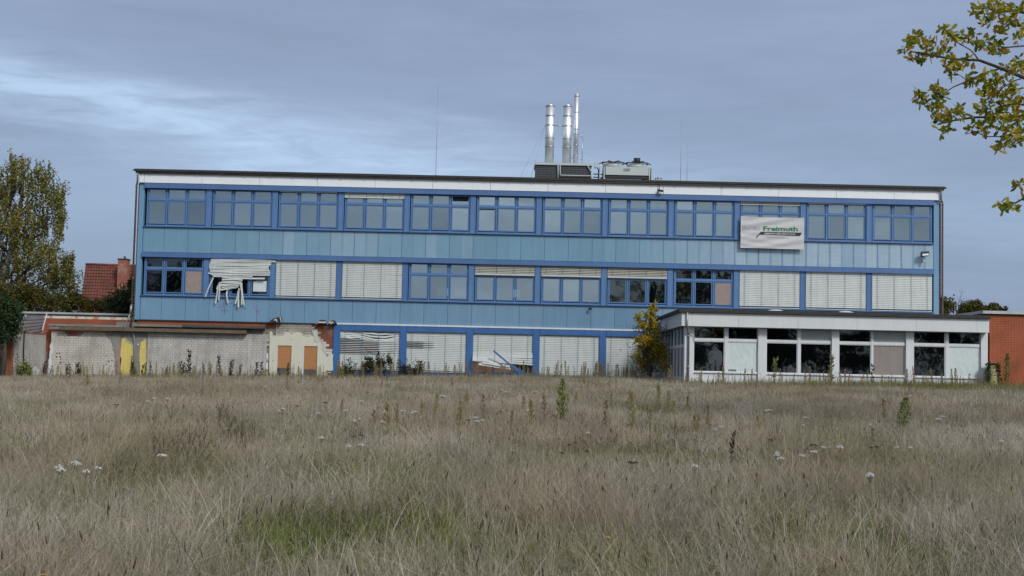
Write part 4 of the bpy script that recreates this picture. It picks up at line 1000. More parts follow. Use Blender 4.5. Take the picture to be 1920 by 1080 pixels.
for k_, (a, e) in enumerate(doors):
    dr = root('boarded_doorway', ('left' if k_ == 0 else 'right') + ' doorway closed with an orange chipboard sheet, dark at the foot', 'boarded door', ((a + e) / 2, YW, ZB))
    box('board', a + .06, e - .02, YW + .0, YW + .02, (.10 if k_ == 0 else .06), zd - .03, M_osb, dr); box('board_foot', a + .06, e - .02, YW - .004, YW + .024, ZB, (.098 if k_ == 0 else .058), M_damp, dr)
    box('jamb', a + .002, a + .058, YW - .03, YW + .1, ZB, zd - .005, M_jamb, dr)
    box('head_board', a + .06, e, YW - .01, YW + .05, zd - .028, zd - .002, M_brick, dr)
    box('jamb', e - .018, e - .002, YW - .02, YW + .1, ZB, zd - .03, M_gutter2, dr)
b = MB()
for px, py, r_ in ((520, 437, .03), (245, 745, .03), (622, 770, .022), (1030, 670, .05), (860, 460, .04)):
    x, z = D(px, py); b.tube([(x, YW - .042, z), (x, YW - .03, z)], r_, 8)
b.build('chips', M_concg, DW)
b = MB(); (xa, za), (xb, zb2) = D(192, 320), D(192, 1080); b.box(xa - .10, xa - .0, YW - .0, YW + .1, ZB, za); b.build('raw_edge', M_concg, DW)
b = MB()
for py0, py1 in ((650, 705), (770, 860)): b.box(XD0 - .15, XD0 - .05, YW - .03, YW, D(0, py1)[1], D(0, py0)[1])
b.build('white_chips', M_white, DW)
# torn roofing felt scraps standing up
def scrap(name, pts, label, dep=.25):
    r = root(name, label, 'debris', (D(*pts[0])[0], 69.7, D(*pts[0])[1]))
    slab('felt', [P(480 + x / 7.714, 580 + y / 7.714, 69.7) for x, y in pts], 69.62, 69.62 + dep, M_gutter, r)
    return r
s1 = scrap('torn_roofing_felt', ((150, 198), (200, 175), (250, 135), (350, 108), (365, 110), (368, 200)), 'pointed scrap of torn roofing felt above the left end of the doorway wall')
b = MB(); pp = [P(480 + x / 7.714, 580 + y / 7.714, 69.58) for x, y in ((345, 115), (358, 150), (362, 198))]; b.tube([(x, 69.58, z) for x, z in pp], .03, 6)
pp = [P(480 + x / 7.714, 580 + y / 7.714, 69.58) for x, y in ((255, 165), (290, 150), (300, 185))]; b.tube([(x, 69.58, z) for x, z in pp], .05, 6); b.build('pale_lining', M_broken, s1)
for pts, lab, wx in ((((875, 210), (890, 190), (920, 160), (965, 150), (1010, 160), (1030, 205)), 'wider of two curled felt scraps above the red brick edge', (875, 1035)), (((1062, 212), (1075, 175), (1100, 160), (1130, 158), (1150, 180), (1168, 212)), 'narrower of two curled felt scraps above the red brick edge', (1085,))):
    s2 = scrap('curled_roofing_felt', pts, lab); b = MB()
    for x_ in wx: b.tube([(P(480 + x_ / 7.714, 606, 69.6)[0], 69.6, P(480, 580 + 188 / 7.714, 69.6)[1] - .02), (P(480 + x_ / 7.714, 606, 69.6)[0], 69.6, 2.44)], .035, 6)
    b.obox((P(480 + (sum(wx) / len(wx)) / 7.714 + 0, 606, 69.58)[0], 69.59, 2.50), (.22 if len(wx) > 1 else .12, 0, 0), (0, .02, 0), (0, 0, .04)); b.build('pale_lining', M_broken, s2)

# ================================================================ HOUSE BEHIND (left)
YH = 108.0
HS = root('red_roofed_house', 'house with a steep red tiled roof and brick chimney behind the birch', 'house', (P(205, 560, YH)[0], YH, -1))
rl, rr = P(161, 496, YH + 2), P(262, 499, YH + 2); el, er = P(146, 606, YH - 1.6), P(262, 609, YH - 1.6)
A = Vector((rl[0], YH + 2, rl[1])); Bq = Vector((rr[0], YH + 2, rr[1])); Cq = Vector((el[0], YH - 1.6, el[1])); Dq = Vector((er[0], YH - 1.6, er[1]))
nr, nc = 19, 20
b = MB()
nrm_ = (Bq - A).cross(Cq - A).normalized()
if nrm_.y > 0: nrm_ = -nrm_
for r_ in range(nr):
    for c_ in range(nc):
        def Q(u, v): return (A.lerp(Bq, u)).lerp(Cq.lerp(Dq, u), v)
        u0, u1, v0, v1 = c_ / nc, (c_ + 1) / nc, r_ / nr, (r_ + 1) / nr; um = (u0 + u1) / 2; j = random.uniform(.0, .012)
        hi, lo = nrm_ * (.085 + j), nrm_ * .01
        l0, m0, r0 = Q(u0, v0) + lo * .5, Q(um, v0) + hi * .45, Q(u1, v0) + lo * .5
        l1, m1, r1_ = Q(u0, v1) + nrm_ * .035, Q(um, v1) + hi * 1.15, Q(u1, v1) + nrm_ * .035
        b.quad([l0, m0, m1, l1]); b.quad([m0, r0, r1_, m1]); b.quad([l1, m1, r1_, Q(u1, v1), Q(u0, v1)])
tag(b.build('roof_tiles', M_tile, HS), kind='stuff')
b = MB(); b.quad([A, Bq, Dq, Cq]); A2, B2 = A + Vector((0, 3.6, -3.9)), Bq + Vector((0, 3.6, -3.9)); b.quad([A, A2, B2, Bq]); b.quad([A, Cq, A2]); b.build('roof', M_slate, HS)
b = MB(); b.tube([A + nrm_ * .03, Bq + nrm_ * .03], .11, 8); b.build('ridge', M_tile, HS)
(xa, za), (xb, zb3) = P(222.5, 487, YH + .5), P(240, 487, YH + .5)
box('wall', Cq.x + .4, Dq.x, YH - 1.2, YH + 5, -2, Cq.z + .05, M_plaster, HS)
ch = box('chimney', xa, xb, YH + .3, YH + 1.1, za - 3.2, za, M_redbrick, HS)
b = MB(); b.box(xa - .04, xb + .04, YH + .26, YH + 1.14, za, za + .09); b.tube([((xa + xb) / 2 + .05, YH + .7, za), ((xa + xb) / 2 + .05, YH + .7, za + .3)], .09, 8); b.build('chimney_cap', M_slate, ch)

# ================================================================ VEGETATION
def rnd_attr(me, vals):
    a = me.attributes.new('rnd', 'FLOAT', 'FACE'); a.data.foreach_set('value', np.asarray(vals, dtype=np.float32))
def leaves_mesh(name, C, size, mat_, rv=None, droop=0.0, aspect=.6, org=(0, 0, 0), mesh_only=False):
    """many single leaves (diamonds folded a little) at points C"""
    C = np.asarray(C, float); n = len(C); sz = np.asarray(size) * np.ones(n) * RNG.uniform(.6, 1.25, n)
    d = RNG.normal(size=(n, 3)); d[:, 2] -= droop; d /= np.linalg.norm(d, axis=1)[:, None]
    e = RNG.normal(size=(n, 3)); e -= (e * d).sum(1)[:, None] * d; e /= np.linalg.norm(e, axis=1)[:, None]
    f = np.cross(d, e); s_ = sz[:, None]
    v = np.empty((n, 4, 3)); v[:, 0] = C; v[:, 1] = C + d * s_ * .5 + e * s_ * aspect / 2 + f * s_ * .1; v[:, 2] = C + d * s_; v[:, 3] = C + d * s_ * .5 - e * s_ * aspect / 2 + f * s_ * .1
    v = v.reshape(-1, 3) - np.array(org)
    me = bpy.data.meshes.new(name); me.vertices.add(n * 4); me.vertices.foreach_set('co', v.ravel()); me.loops.add(n * 4); me.loops.foreach_set('vertex_index', np.arange(n * 4, dtype=np.int32))
    me.polygons.add(n); me.polygons.foreach_set('loop_start', np.arange(0, n * 4, 4, dtype=np.int32)); me.polygons.foreach_set('loop_total', np.full(n, 4, dtype=np.int32)); me.update()
    rnd_attr(me, RNG.random(n) if rv is None else rv); me.materials.append(mat_); return me
L_birch = leaf_mat('birch_leaf', [(.06, .09, .018), (.13, .155, .03), (.21, .20, .035), (.29, .22, .04), (.18, .12, .045)])
L_dark = leaf_mat('evergreen_leaf', [(.012, .03, .012), (.03, .06, .02), (.05, .085, .025)], trans=.2)
L_olive = leaf_mat('autumn_bush_leaf', [(.03, .045, .01), (.07, .08, .015), (.14, .115, .02), (.09, .06, .015)])
L_yel = leaf_mat('yellow_maple_leaf', [(.14, .15, .015), (.32, .27, .02), (.60, .45, .025), (.52, .28, .04)])
L_oak = leaf_mat('oak_leaf', [(.08, .13, .015), (.20, .24, .02), (.37, .34, .025), (.52, .39, .03), (.40, .18, .04)], trans=.5)
L_refl = leaf_mat('tree_leaf', [(.012, .02, .008), (.03, .045, .015)])
L_dkw = leaf_mat('dark_weed_leaf', [(.018, .022, .012), (.045, .055, .02), (.07, .05, .03)])
L_grn = leaf_mat('green_weed_leaf', [(.12, .16, .04), (.21, .24, .07), (.32, .32, .11)])
L_brw = leaf_mat('brown_weed_leaf', [(.22, .155, .09), (.34, .26, .16), (.46, .38, .26)])
L_olv = leaf_mat('olive_weed_leaf', [(.24, .21, .08), (.36, .31, .13), (.46, .40, .20)])

def branchy(b, p, d, L, r, depth, tips, spread=.6, up=.1, m=0):
    """recursive branching; collects tips"""
    q = p; n = 4; path = [p]; rr = [r]
    for i in range(n):
        d = (d + Vector((random.gauss(0, .13), random.gauss(0, .13), random.gauss(0, .13) + up * .3))).normalized(); q = q + d * L / n; path.append(q); rr.append(r * (1 - .5 * (i + 1) / n))
        if depth <= 1: tips.append(q)
    b.tube(path, rr, 6 if r > .05 else 4, m, cap=False)
    if depth > 0:
        for k in range(3):
            t = random.choice(path[2:]); dd = (d + Vector((random.gauss(0, spread), random.gauss(0, spread), random.gauss(0, spread * .6)))).normalized(); branchy(b, t, dd, L * .68, r * .5, depth - 1, tips, spread, up, m)
# ---- birch
YB = 82.0
bx_, bz_ = P(22, 452, YB)
TB = root('birch_tree', 'tall weeping birch with yellowing leaves at the left edge', 'tree', (bx_ - .6, YB, -1.3))
b = MB(); b.tube([(bx_ - 1.2, YB, -1.3), (bx_ - .8, YB, 2.5), (bx_ - .45, YB, 5.2), (bx_ + .15, YB, 7.6), (bx_ + .5, YB, 10.2), (bx_ + .6, YB, 12.8)], [.30, .25, .21, .16, .09, .03], 10); b.build('trunk', M_birchbark, TB)
blobs = [(55, 318, 34, 30), (20, 330, 26, 32), (85, 322, 14, 20), (30, 370, 40, 36), (85, 365, 28, 32), (112, 380, 10, 26), (15, 420, 34, 34), (60, 415, 34, 34), (95, 420, 26, 30), (120, 420, 11, 20), (25, 470, 38, 34), (70, 470, 34, 28), (100, 478, 24, 20), (118, 490, 14, 24), (20, 520, 40, 30), (75, 515, 36, 28), (110, 525, 26, 30), (136, 532, 10, 28), (50, 550, 44, 18), (-30, 340, 40, 50), (-45, 430, 50, 60), (-40, 510, 50, 40), (-80, 430, 40, 70)]
b = MB(); LC = []; st = MB(); base = Vector((bx_ + .1, YB, 7.2))
for (cx_, cy_, rx, ry) in blobs:
    yy = YB + random.uniform(-2, 2); X_, Z_ = P(cx_, cy_, yy); rX, rZ = rx / F * yy, ry / F * yy; c_ = Vector((X_, yy, Z_))
    s0 = Vector((bx_ + random.uniform(-.5, .4), YB, min(max(Z_ - 1.5, 3), 10.5)))
    mid = s0.lerp(c_, .55) + Vector((0, 0, .5)); b.tube([s0, mid, c_ + Vector((0, 0, rZ * .5))], [.07, .045, .015], 5, cap=False)
    subs = [(random.uniform(0, 6.283), math.sqrt(random.random())) for _ in range(max(4, int(rx * ry / 130)))]
    for k in range(int(42 * rx * ry / 900) + 10):
        a_, q_ = random.choice(subs); p = c_ + Vector((math.cos(a_) * q_ * rX * 1.12 + random.gauss(0, .13), random.uniform(-1.5, 1.5) * rX, math.sin(a_) * q_ * rZ * .85 + rZ * .35 + random.gauss(0, .15)))
        L_ = random.uniform(.5, 1.5); nl = int(L_ * 24); dr = random.gauss(0, .12)
        pts = [p + Vector((dr * t * L_ + random.gauss(0, .035), random.gauss(0, .06), -L_ * t + .12 * (1 - t))) for t in np.linspace(0, 1, nl)]
        LC += [tuple(v) for v in pts]
        if k % 2 == 0: st.tube([p, p + Vector((dr * L_ * .5, 0, -L_ * .5)), p + Vector((dr * L_, 0, -L_))], [.010, .006, .004], 3, cap=False)
b.build('branches', M_bark, TB); st.build('twigs', M_bark, TB)
link('crown', leaves_mesh('crown', LC, .165, L_birch, droop=.9, org=ORG[TB.name]), TB)
# ---- bushes and trees as leaf clouds
def cloud_tree(name, label, cat, ellipses, Y, lm, n, size, group=None, trunk=True, depth=1.3, gz_=None, base=-1.3, droop=.2, twig=True):
    cx_ = sum(e[0] for e in ellipses) / len(ellipses); cy_ = sum(e[1] for e in ellipses) / len(ellipses)
    X_, Z_ = P(cx_, cy_, Y); t = root(name, label, cat, (X_, Y, base), group)
    C = []; b = MB(); w_ = [e[2] * e[3] for e in ellipses]; tot = sum(w_)
    if trunk: b.tube([(X_, Y, base), (X_ + .1, Y, (Z_ + base) / 2), (X_, Y, Z_)], [.16, .12, .05], 7)
    for (ex, ey, rx, ry), ww in zip(ellipses, w_):
        X2, Z2 = P(ex, ey, Y); rX, rZ = rx / F * Y, ry / F * Y; yo = Y + random.uniform(-.4, .4) * depth
        if twig: b.tube([(X_, Y, base + (Z_ - base) * .45), ((X_ + X2) / 2, (Y + yo) / 2, (Z_ + Z2) / 2 - .1), (X2, yo, Z2)], [.06, .04, .015], 5, cap=False)
        m_ = int(n * ww / tot); nb = max(4, m_ // 45)
        for q in range(nb):                                         # leaf clumps give light and dark
            v = Vector((random.gauss(0, 1), random.gauss(0, 1), random.gauss(0, 1))); v.normalize(); v *= random.random() ** .4
            cc = Vector((X2 + v.x * rX, yo + v.y * rX * depth, Z2 + v.z * rZ)); sp = min(rX, rZ) * .28
            for _ in range(m_ // nb): C.append((cc.x + random.gauss(0, sp), cc.y + random.gauss(0, sp), cc.z + random.gauss(0, sp)))
            if twig and q % 3 == 0: b.tube([(X2, yo, Z2), cc], [.012, .005], 3, cap=False)
    b.build('trunk', M_bark, t); link('crown', leaves_mesh('crown', C, size, lm, droop=droop, org=ORG[t.name]), t); return t
cloud_tree('evergreen_bush', 'dense dark green bush in front of the shingled roof at the left edge', 'bush', [(-20, 605, 34, 42), (10, 600, 24, 36), (22, 590, 16, 22), (8, 570, 18, 14), (0, 635, 14, 14), (28, 612, 10, 12)], 64.5, L_dark, 9000, .13)
cloud_tree('autumn_bush', 'olive brown bush behind the pale coping, below the birch', 'bush', [(20, 565, 44, 26), (60, 562, 36, 24), (95, 566, 30, 22), (50, 548, 30, 14)], 79, L_olive, 9000, .15)
cloud_tree('autumn_bush', 'yellow green bush in front of the red tiled roof', 'bush', [(130, 568, 26, 18), (165, 574, 26, 14), (195, 572, 18, 13), (150, 560, 14, 12)], 80, L_olive, 5000, .14)
cloud_tree('evergreen_bush', 'dark bush between the house chimney and the blue building', 'bush', [(232, 560, 22, 28), (222, 575, 18, 18), (244, 535, 10, 24), (238, 580, 20, 14)], 78, L_dark, 5000, .14)
cloud_tree('distant_tree', 'dark tree directly right of the blue building above the annex roof', 'tree', [(1772, 575, 22, 16), (1757, 582, 20, 20)], 112, L_olive, 2600, .22)
cloud_tree('distant_tree', 'distant tree in the middle of the gap above the annex roof', 'tree', [(1822, 578, 16, 12), (1832, 572, 9, 9), (1812, 586, 14, 8)], 116, L_olive, 2400, .22)
cloud_tree('distant_tree', 'distant tree just above the edge of the orange brick wall', 'tree', [(1853, 580, 14, 10), (1862, 574, 9, 6), (1880, 582, 10, 6)], 118, L_olive, 1800, .22)
b = MB(); tips = []
x, z = P(1797, 592, 110); branchy(b, Vector((x, 110, -1)), Vector((0, 0, 1)), z + 1, .1, 0, tips); branchy(b, Vector((x, 110, z - .4)), Vector((-.2, 0, 1)), 1.2, .04, 3, tips, spread=.7); BT = b.build('bare_tree', M_bark); tag(BT, 'thin leafless treetop between the distant trees', 'tree')
# yellow sapling beside the annex
cloud_tree('yellow_maple_sapling', 'young yellow and orange leaved maple growing at the corner of the white annex', 'tree', [(1222, 572, 6, 10), (1210, 590, 9, 9), (1200, 600, 10, 14), (1218, 588, 9, 14), (1226, 576, 5, 12), (1203, 612, 12, 10), (1222, 615, 12, 16), (1228, 640, 16, 18), (1210, 640, 16, 14), (1195, 636, 12, 6), (1198, 652, 12, 6), (1230, 665, 18, 16), (1215, 678, 20, 14), (1240, 650, 10, 20), (1205, 680, 14, 8), (1244, 680, 10, 16), (1192, 668, 10, 6)], 66.5, L_yel, 5200, .11, base=-1.0, depth=.8)
C = []
for k in range(2600):
    px_, py_ = random.gauss(1222, 18), random.uniform(610, 698); q_ = P(px_, py_, 66.9); C.append((q_[0], 66.9 + random.gauss(0, .3), q_[1]))
MP = bpy.data.objects['yellow_maple_sapling']; link('lower_foliage', leaves_mesh('lower_foliage', C, .10, leaf_mat('olive_maple_leaf', [(.07, .08, .015), (.17, .15, .02), (.32, .25, .025)]), org=ORG[MP.name]), MP)
def shrub(px0, px1, top, Y, lm, n, size, label, cat='shrub', name='dark_shrub'):
    e = []
    for k in range(7):
        x = random.uniform(px0, px1); t = random.uniform(0, 1); e.append((x, top + 18 + 22 * t, random.uniform(5, 10), random.uniform(8, 14)))
    t = cloud_tree(name, label, cat, e, Y, lm, n, size, trunk=False, base=gz(P((px0 + px1) / 2, 700, Y)[0], Y))
    b = MB()                                                         # long upright shoots with leaves
    C = []
    for k in range(9):
        x = random.uniform(px0, px1); X_, Z_ = P(x, top + random.uniform(-2, 16), Y); X0 = P(x + random.uniform(-5, 5), 700, Y)[0]
        p0, p1 = Vector((X0, Y, ORG[t.name].z)), Vector((X_, Y - .1, Z_)); b.tube([p0, p0.lerp(p1, .5) + Vector((.05, 0, 0)), p1], [.012, .008, .004], 4, cap=False)
        for s_ in np.linspace(.3, 1, 26): q = p0.lerp(p1, s_); C.append((q.x + random.gauss(0, .05), q.y + random.gauss(0, .05), q.z + random.gauss(0, .03)))
    b.build('stems', M_bark, t); link('shoot_leaves', leaves_mesh('leaves', C, size, lm, org=ORG[t.name]), t)
shrub(642, 665, 672, 69.2, L_dkw, 900, .10, 'low dark shrub at the foot of the first blue pillar')
shrub(686, 735, 655, 69.0, L_dkw, 1900, .10, 'tallest dark leaved shrub in front of the buckled blind')
shrub(745, 790, 670, 69.0, L_dkw, 1200, .10, 'dark leaved shrub before the second blue pillar')
shrub(30, 52, 665, 65.5, L_grn, 1300, .11, 'green leafy shrub against the side wall stub', name='green_shrub')
# ivy-covered stump of a gatepost
x, z = P(1860, 690, 61.0); IV = root('ivy_covered_post', 'pale sandstone post with a dark cap half overgrown with ivy before the orange brick wall', 'post', (x, 61, -1.2))
b = MB(); zt = P(1860, 681, 61)[1]; b.tube([(x + .05, 61, -1.2), (x + .06, 61, -.1), (x + .03, 61, .4), (x, 61, zt - .06)], [.30, .27, .24, .17], 9); b.build('post', M_stone, IV)
b = MB(); b.box(x - .22, x + .17, 60.8, 61.2, zt - .06, zt); b.build('cap', M_bark, IV)
C = []
for k in range(1500):
    t = random.random(); h_ = -.9 + (zt + .9) * t; w_ = (.55 - .32 * t) * (1.0); a_ = random.choice((-1, 1)) if random.random() < .72 else 0
    xx = x + (a_ * random.uniform(.45, 1.15) * w_ if a_ else random.uniform(-1, 1) * w_ * .9); C.append((xx, 60.8 + random.uniform(-.12, .25), h_))
    if a_ == 0 and random.random() < .5: C.pop()
link('ivy', leaves_mesh('ivy', C, .10, M_ivy, org=ORG[IV.name]), IV)

# ---- oak reaching into the frame at the top right
YO = 24.0
OK = root('oak_tree', 'oak whose leafy branches with green and yellow leaves reach in at the top right', 'tree', (P(2240, 700, YO)[0], YO, -1.6))
ot = P(2240, 700, YO)[0]
def op_(x, y, d=0): q = P(x, y, YO + d); return Vector((q[0], YO + d, q[1]))
b = MB(); b.tube([(ot, YO, -1.6), (ot - .1, YO, .5), (ot - .2, YO, 3.0), (ot - .2, YO, 5.5), (ot + .1, YO, 8.5), (ot + .2, YO, 11)], [.38, .32, .27, .22, .15, .06], 12); b.build('trunk', M_bark, OK)
b = MB(); limbs = [
 ([(2225, 330), (2120, 250), (2010, 190), (1920, 146), (1877, 128), (1836, 113), (1788, 111), (1747, 104), (1705, 96)], .042, 0),
 ([(1877, 128), (1847, 137), (1814, 152), (1788, 163), (1762, 180), (1740, 189), (1722, 181)], .015, .0),
 ([(2225, 380), (2100, 300), (2000, 240), (1920, 217), (1877, 219), (1825, 220), (1788, 226), (1770, 231), (1755, 219)], .035, .5),
 ([(2000, 240), (1950, 246), (1920, 244), (1877, 256), (1847, 256), (1829, 246), (1812, 252)], .012, .3),
 ([(1836, 113), (1826, 100), (1818, 93), (1788, 76), (1770, 56)], .011, -.1),
 ([(2010, 190), (1960, 110), (1920, 86), (1885, 89), (1860, 84), (1848, 78)], .018, .4), ([(2200, 150), (2050, 60), (1950, 30), (1900, 20), (1860, 18), (1828, 12)], .035, .8),
 ([(1920, 146), (1900, 152), (1880, 165), (1860, 182), (1845, 190)], .010, -.2), ([(1950, 246), (1918, 262), (1895, 277), (1878, 272)], .008, 0),
 ([(2225, 560), (2100, 430), (2000, 380), (1920, 372), (1903, 381), (1890, 378), (1872, 388)], .028, -.3), ([(1920, 372), (1915, 358), (1908, 346)], .006, -.3),
 ([(2225, 250), (2160, 80), (2080, -80), (2000, -160), (1940, -220)], .06, .6), ([(2240, 250), (2380, 60), (2480, -60)], .07, .3), ([(2240, 330), (2400, 250), (2560, 200)], .07, -.6),
 ([(1814, 152), (1800, 142), (1790, 138)], .005, 0), ([(1825, 220), (1808, 214), (1796, 213)], .006, .2), ([(1747, 104), (1735, 100), (1722, 106)], .004, 0), ([(1860, 182), (1850, 200), (1846, 215)], .006, -.2), ([(2000, 240), (1940, 200), (1900, 195), (1870, 200)], .014, -.4)]
for pts, r_, d_ in limbs:
    n = len(pts); path = [op_(x + random.uniform(-1, 1), y, d_ * (1 - i / n)) for i, (x, y) in enumerate(pts)]; b.tube(path, [r_ * (1 - .85 * i / n) + .003 for i in range(n)], 6, cap=False)
b.build('branches', M_bark, OK)
clusters = [(1704, 78, 9), (1714, 72, 8), (1725, 76, 9), (1740, 84, 9), (1748, 78, 9), (1700, 94, 7), (1712, 107, 6), (1725, 108, 6), (1742, 103, 7), (1770, 55, 9), (1778, 62, 10), (1788, 72, 6), (1770, 88, 7), (1778, 105, 9), (1790, 118, 8), (1802, 127, 7), (1808, 70, 9), (1822, 66, 9), (1831, 84, 6), (1820, 112, 8), (1776, 128, 6), (1760, 101, 6), (1820, 142, 8), (1818, 156, 7), (1848, 136, 7),
 (1724, 182, 6), (1727, 193, 6), (1740, 194, 8), (1750, 174, 9), (1758, 168, 10), (1764, 178, 8), (1756, 202, 8), (1762, 195, 7), (1722, 176, 5), (1760, 215, 9), (1770, 222, 10), (1780, 215, 9), (1789, 210, 8), (1800, 206, 9), (1803, 216, 6), (1764, 246, 8), (1778, 243, 8), (1758, 225, 7),
 (1850, 80, 11), (1860, 92, 10), (1872, 98, 9), (1877, 86, 9), (1840, 20, 12), (1828, 26, 9), (1850, 38, 11), (1864, 22, 16), (1880, 15, 18), (1905, 12, 18), (1880, 42, 14), (1905, 45, 16), (1875, 56, 11), (1912, 70, 11), (1900, 30, 18), (1860, 6, 12), (1888, 122, 10), (1905, 118, 12), (1918, 130, 10),
 (1845, 175, 11), (1856, 165, 12), (1866, 155, 12), (1875, 145, 11), (1850, 185, 11), (1864, 178, 12), (1884, 180, 14), (1895, 190, 15), (1910, 185, 14), (1880, 200, 14), (1900, 205, 15), (1870, 214, 13), (1852, 212, 11), (1840, 205, 9), (1860, 225, 12), (1880, 228, 12), (1900, 230, 12), (1915, 215, 12), (1838, 236, 9), (1830, 232, 9), (1845, 245, 8), (1890, 250, 11), (1905, 258, 11), (1880, 245, 9), (1882, 270, 9), (1895, 265, 10), (1876, 277, 7), (1915, 245, 9), (1888, 160, 9), (1900, 165, 10),
 (1905, 347, 7), (1914, 344, 6), (1888, 383, 8), (1880, 389, 7), (1874, 384, 6), (1900, 390, 6), (1916, 372, 6), (1820, 245, 4), (1785, 143, 4), (1832, 148, 5)]
for _ in range(150):                                                 # crown beyond the frame edge
    clusters.append((random.uniform(1935, 2600), random.uniform(-380, 420), 26))
lv = []
for (cx_, cy_, r_) in clusters:
    n = int(5 + r_ * 1.25) if cx_ < 1930 else 42; dd = random.uniform(-.5, .6)
    for _ in range(n):
        a_ = random.uniform(0, 6.283); q_ = math.sqrt(random.random()) * r_ * .95; p = op_(cx_ + math.cos(a_) * q_, cy_ + math.sin(a_) * q_, dd + random.gauss(0, r_ * .008)); lv.append((p, cx_ < 1930))
def oak_leaf(col):
    """one lobed leaf, 1 unit long"""
    out_ = [(0, 0), (.05, .12), (.16, .2), (.10, .3), (.26, .42), (.15, .52), (.27, .68), (.14, .76), (.12, .9), (0, 1)]
    pts = out_ + [(-x, y) for x, y in out_[-2:0:-1]]; me = bpy.data.meshes.new('leaf'); cen = len(pts)
    v = [(x, y, .12 * abs(x) + .10 * y * y) for x, y in pts] + [(0, .5, 0.0)]
    me.from_pydata(v, [], [(i, (i + 1) % cen, cen) for i in range(cen)]); me.update(); rnd_attr(me, [col] * cen); me.materials.append(L_oak); return me
OL = [oak_leaf(c_) for c_ in (.05, .2, .3, .45, .6, .75, .95)]
random.shuffle(lv); inn = [p for p, f_ in lv if f_]; rest = [p for p, f_ in lv if not f_] + inn[300:]
for p in inn[:300]:
    o = link('leaf', random.choice(OL), OK, p); o.rotation_euler = (random.uniform(0, 6.28), random.uniform(-1, 1), random.uniform(0, 6.28)); o.scale = [random.uniform(.11, .165)] * 3
V = []; Fc = []; rv = []; lvv = np.array([v.co[:] for v in OL[0].vertices]); nf = len(OL[0].polygons); fi = np.array([list(p.vertices) for p in OL[0].polygons])
for k, p in enumerate(rest):
    M_ = np.array(Matrix.Rotation(random.uniform(0, 6.28), 3, 'X') @ Matrix.Rotation(random.uniform(-1, 1), 3, 'Y') @ Matrix.Rotation(random.uniform(0, 6.28), 3, 'Z')); s_ = random.uniform(.11, .165)
    V.append(lvv @ M_.T * s_ + np.array(p - ORG[OK.name])); Fc.append(fi + k * len(lvv)); rv += [random.choice((.05, .15, .25, .35, .45, .6, .75, .95))] * nf
V = np.concatenate(V); Fc = np.concatenate(Fc); me = bpy.data.meshes.new('foliage'); me.from_pydata(V.tolist(), [], Fc.tolist()); me.update(); rnd_attr(me, rv); me.materials.append(L_oak)
tag(link('foliage', me, OK, ORG[OK.name]), kind='stuff')

# ---- trees behind the viewpoint, mirrored in the windows
def back_tree(label, x, y, h, w_, n=3200):
    t = root('park_tree', label, 'tree', (x, y, -1.7), 'trees behind the viewpoint'); b = MB(); b.tube([(x, y, -1.7), (x + .2, y, h * .4), (x, y, h * .8)], [.35, .28, .1], 7)
    C = []
    for q in range(46):
        v = Vector((random.gauss(0, 1), random.gauss(0, 1), random.gauss(0, 1))).normalized() * random.random() ** .35
        cc = Vector((x + v.x * w_, y + v.y * w_, h * .56 + v.z * h * .44)); b.tube([(x, y, h * .4), cc], [.06, .02], 4, cap=False)
        for _ in range(n // 46): C.append((cc.x + random.gauss(0, w_ * .15), cc.y + random.gauss(0, w_ * .15), cc.z + random.gauss(0, h * .05)))
    b.build('trunk', M_bark, t); link('crown', leaves_mesh('crown', C, .55, L_refl, org=ORG[t.name]), t)
for lab, x, y, h, w_ in (('tall tree mirrored in the middle windows left of the banner', 24, -30, 16, 6.5), ('second tall tree mirrored beside it', 32, -36, 14, 5), ('broad tree mirrored in the far left windows', -38, -30, 15, 7.5), ('tree mirrored at the left end', -50, -34, 16, 6), ('low tree mirrored in the annex', 17, -26, 5, 5), ('low tree mirrored at the annex middle', 28, -24, 7, 5), ('low tree mirrored in the annex right half', 38, -26, 6, 5), ('tree mirrored in the last annex pane', 50, -28, 9.5, 6), ('low tree mirrored under the blue bays', 6, -28, 5, 6), ('low tree mirrored by the ground floor', -8, -28, 5, 6), ('low tree mirrored left of centre', -22, -28, 6, 6), ('tree beyond the annex reflection', 62, -30, 9, 6)):
    back_tree(lab, x, y, h, w_, 5200 if w_ > 6 else 3000)

# ================================================================ MEADOW
def grass_mat(name, cols, tint, trans=.25):
    m = bpy.data.materials.new(name); m.use_nodes = True; t = NT(m.node_tree); b = t.n['Principled BSDF']
    a = t.add('ShaderNodeAttribute', attribute_name='rnd').outputs['Fac']; pos = t.add('ShaderNodeNewGeometry').outputs['Position']
    c = t.ramp(a, [(i / (len(cols) - 1), k) for i, k in enumerate(cols)])
    n1 = t.noise(t.scale(pos, (1, .55, 0)), .30, 4, .6); n2 = t.noise(t.scale(pos, (1, .6, 0)), 1.1, 3, .6)
    n3 = t.noise(t.scale(pos, (1, .5, 0)), .13, 3, .6); c = t.mix(t.ramp(n1, [(.40, 0), (.62, .65)]), c, tint); c = t.mix(t.ramp(n3, [(.48, 0), (.66, .5)]), c, (.30, .22, .15)); c = t.mix(1, c, t.ramp(n2, [(.3, .64), (.7, 1.26)]), 'MULTIPLY')  # patchy tone; its brightness noise also paints in small shadows between the stalks
    t.l.new(c, b.inputs['Base Color']); b.inputs['Roughness'].default_value = .75; b.inputs['Specular IOR Level'].default_value = .15
    tr = t.add('ShaderNodeBsdfTranslucent'); t.l.new(c, tr.inputs[0]); mx = t.add('ShaderNodeMixShader', ins={0: trans}); t.l.new(b.outputs[0], mx.inputs[1]); t.l.new(tr.outputs[0], mx.inputs[2]); t.l.new(mx.outputs[0], t.n['Material Output'].inputs[0]); return m
G_dry = grass_mat('dry_grass', [(.12, .085, .05), (.27, .20, .13), (.43, .37, .265), (.49, .43, .37), (.68, .62, .54)], (.31, .27, .16))
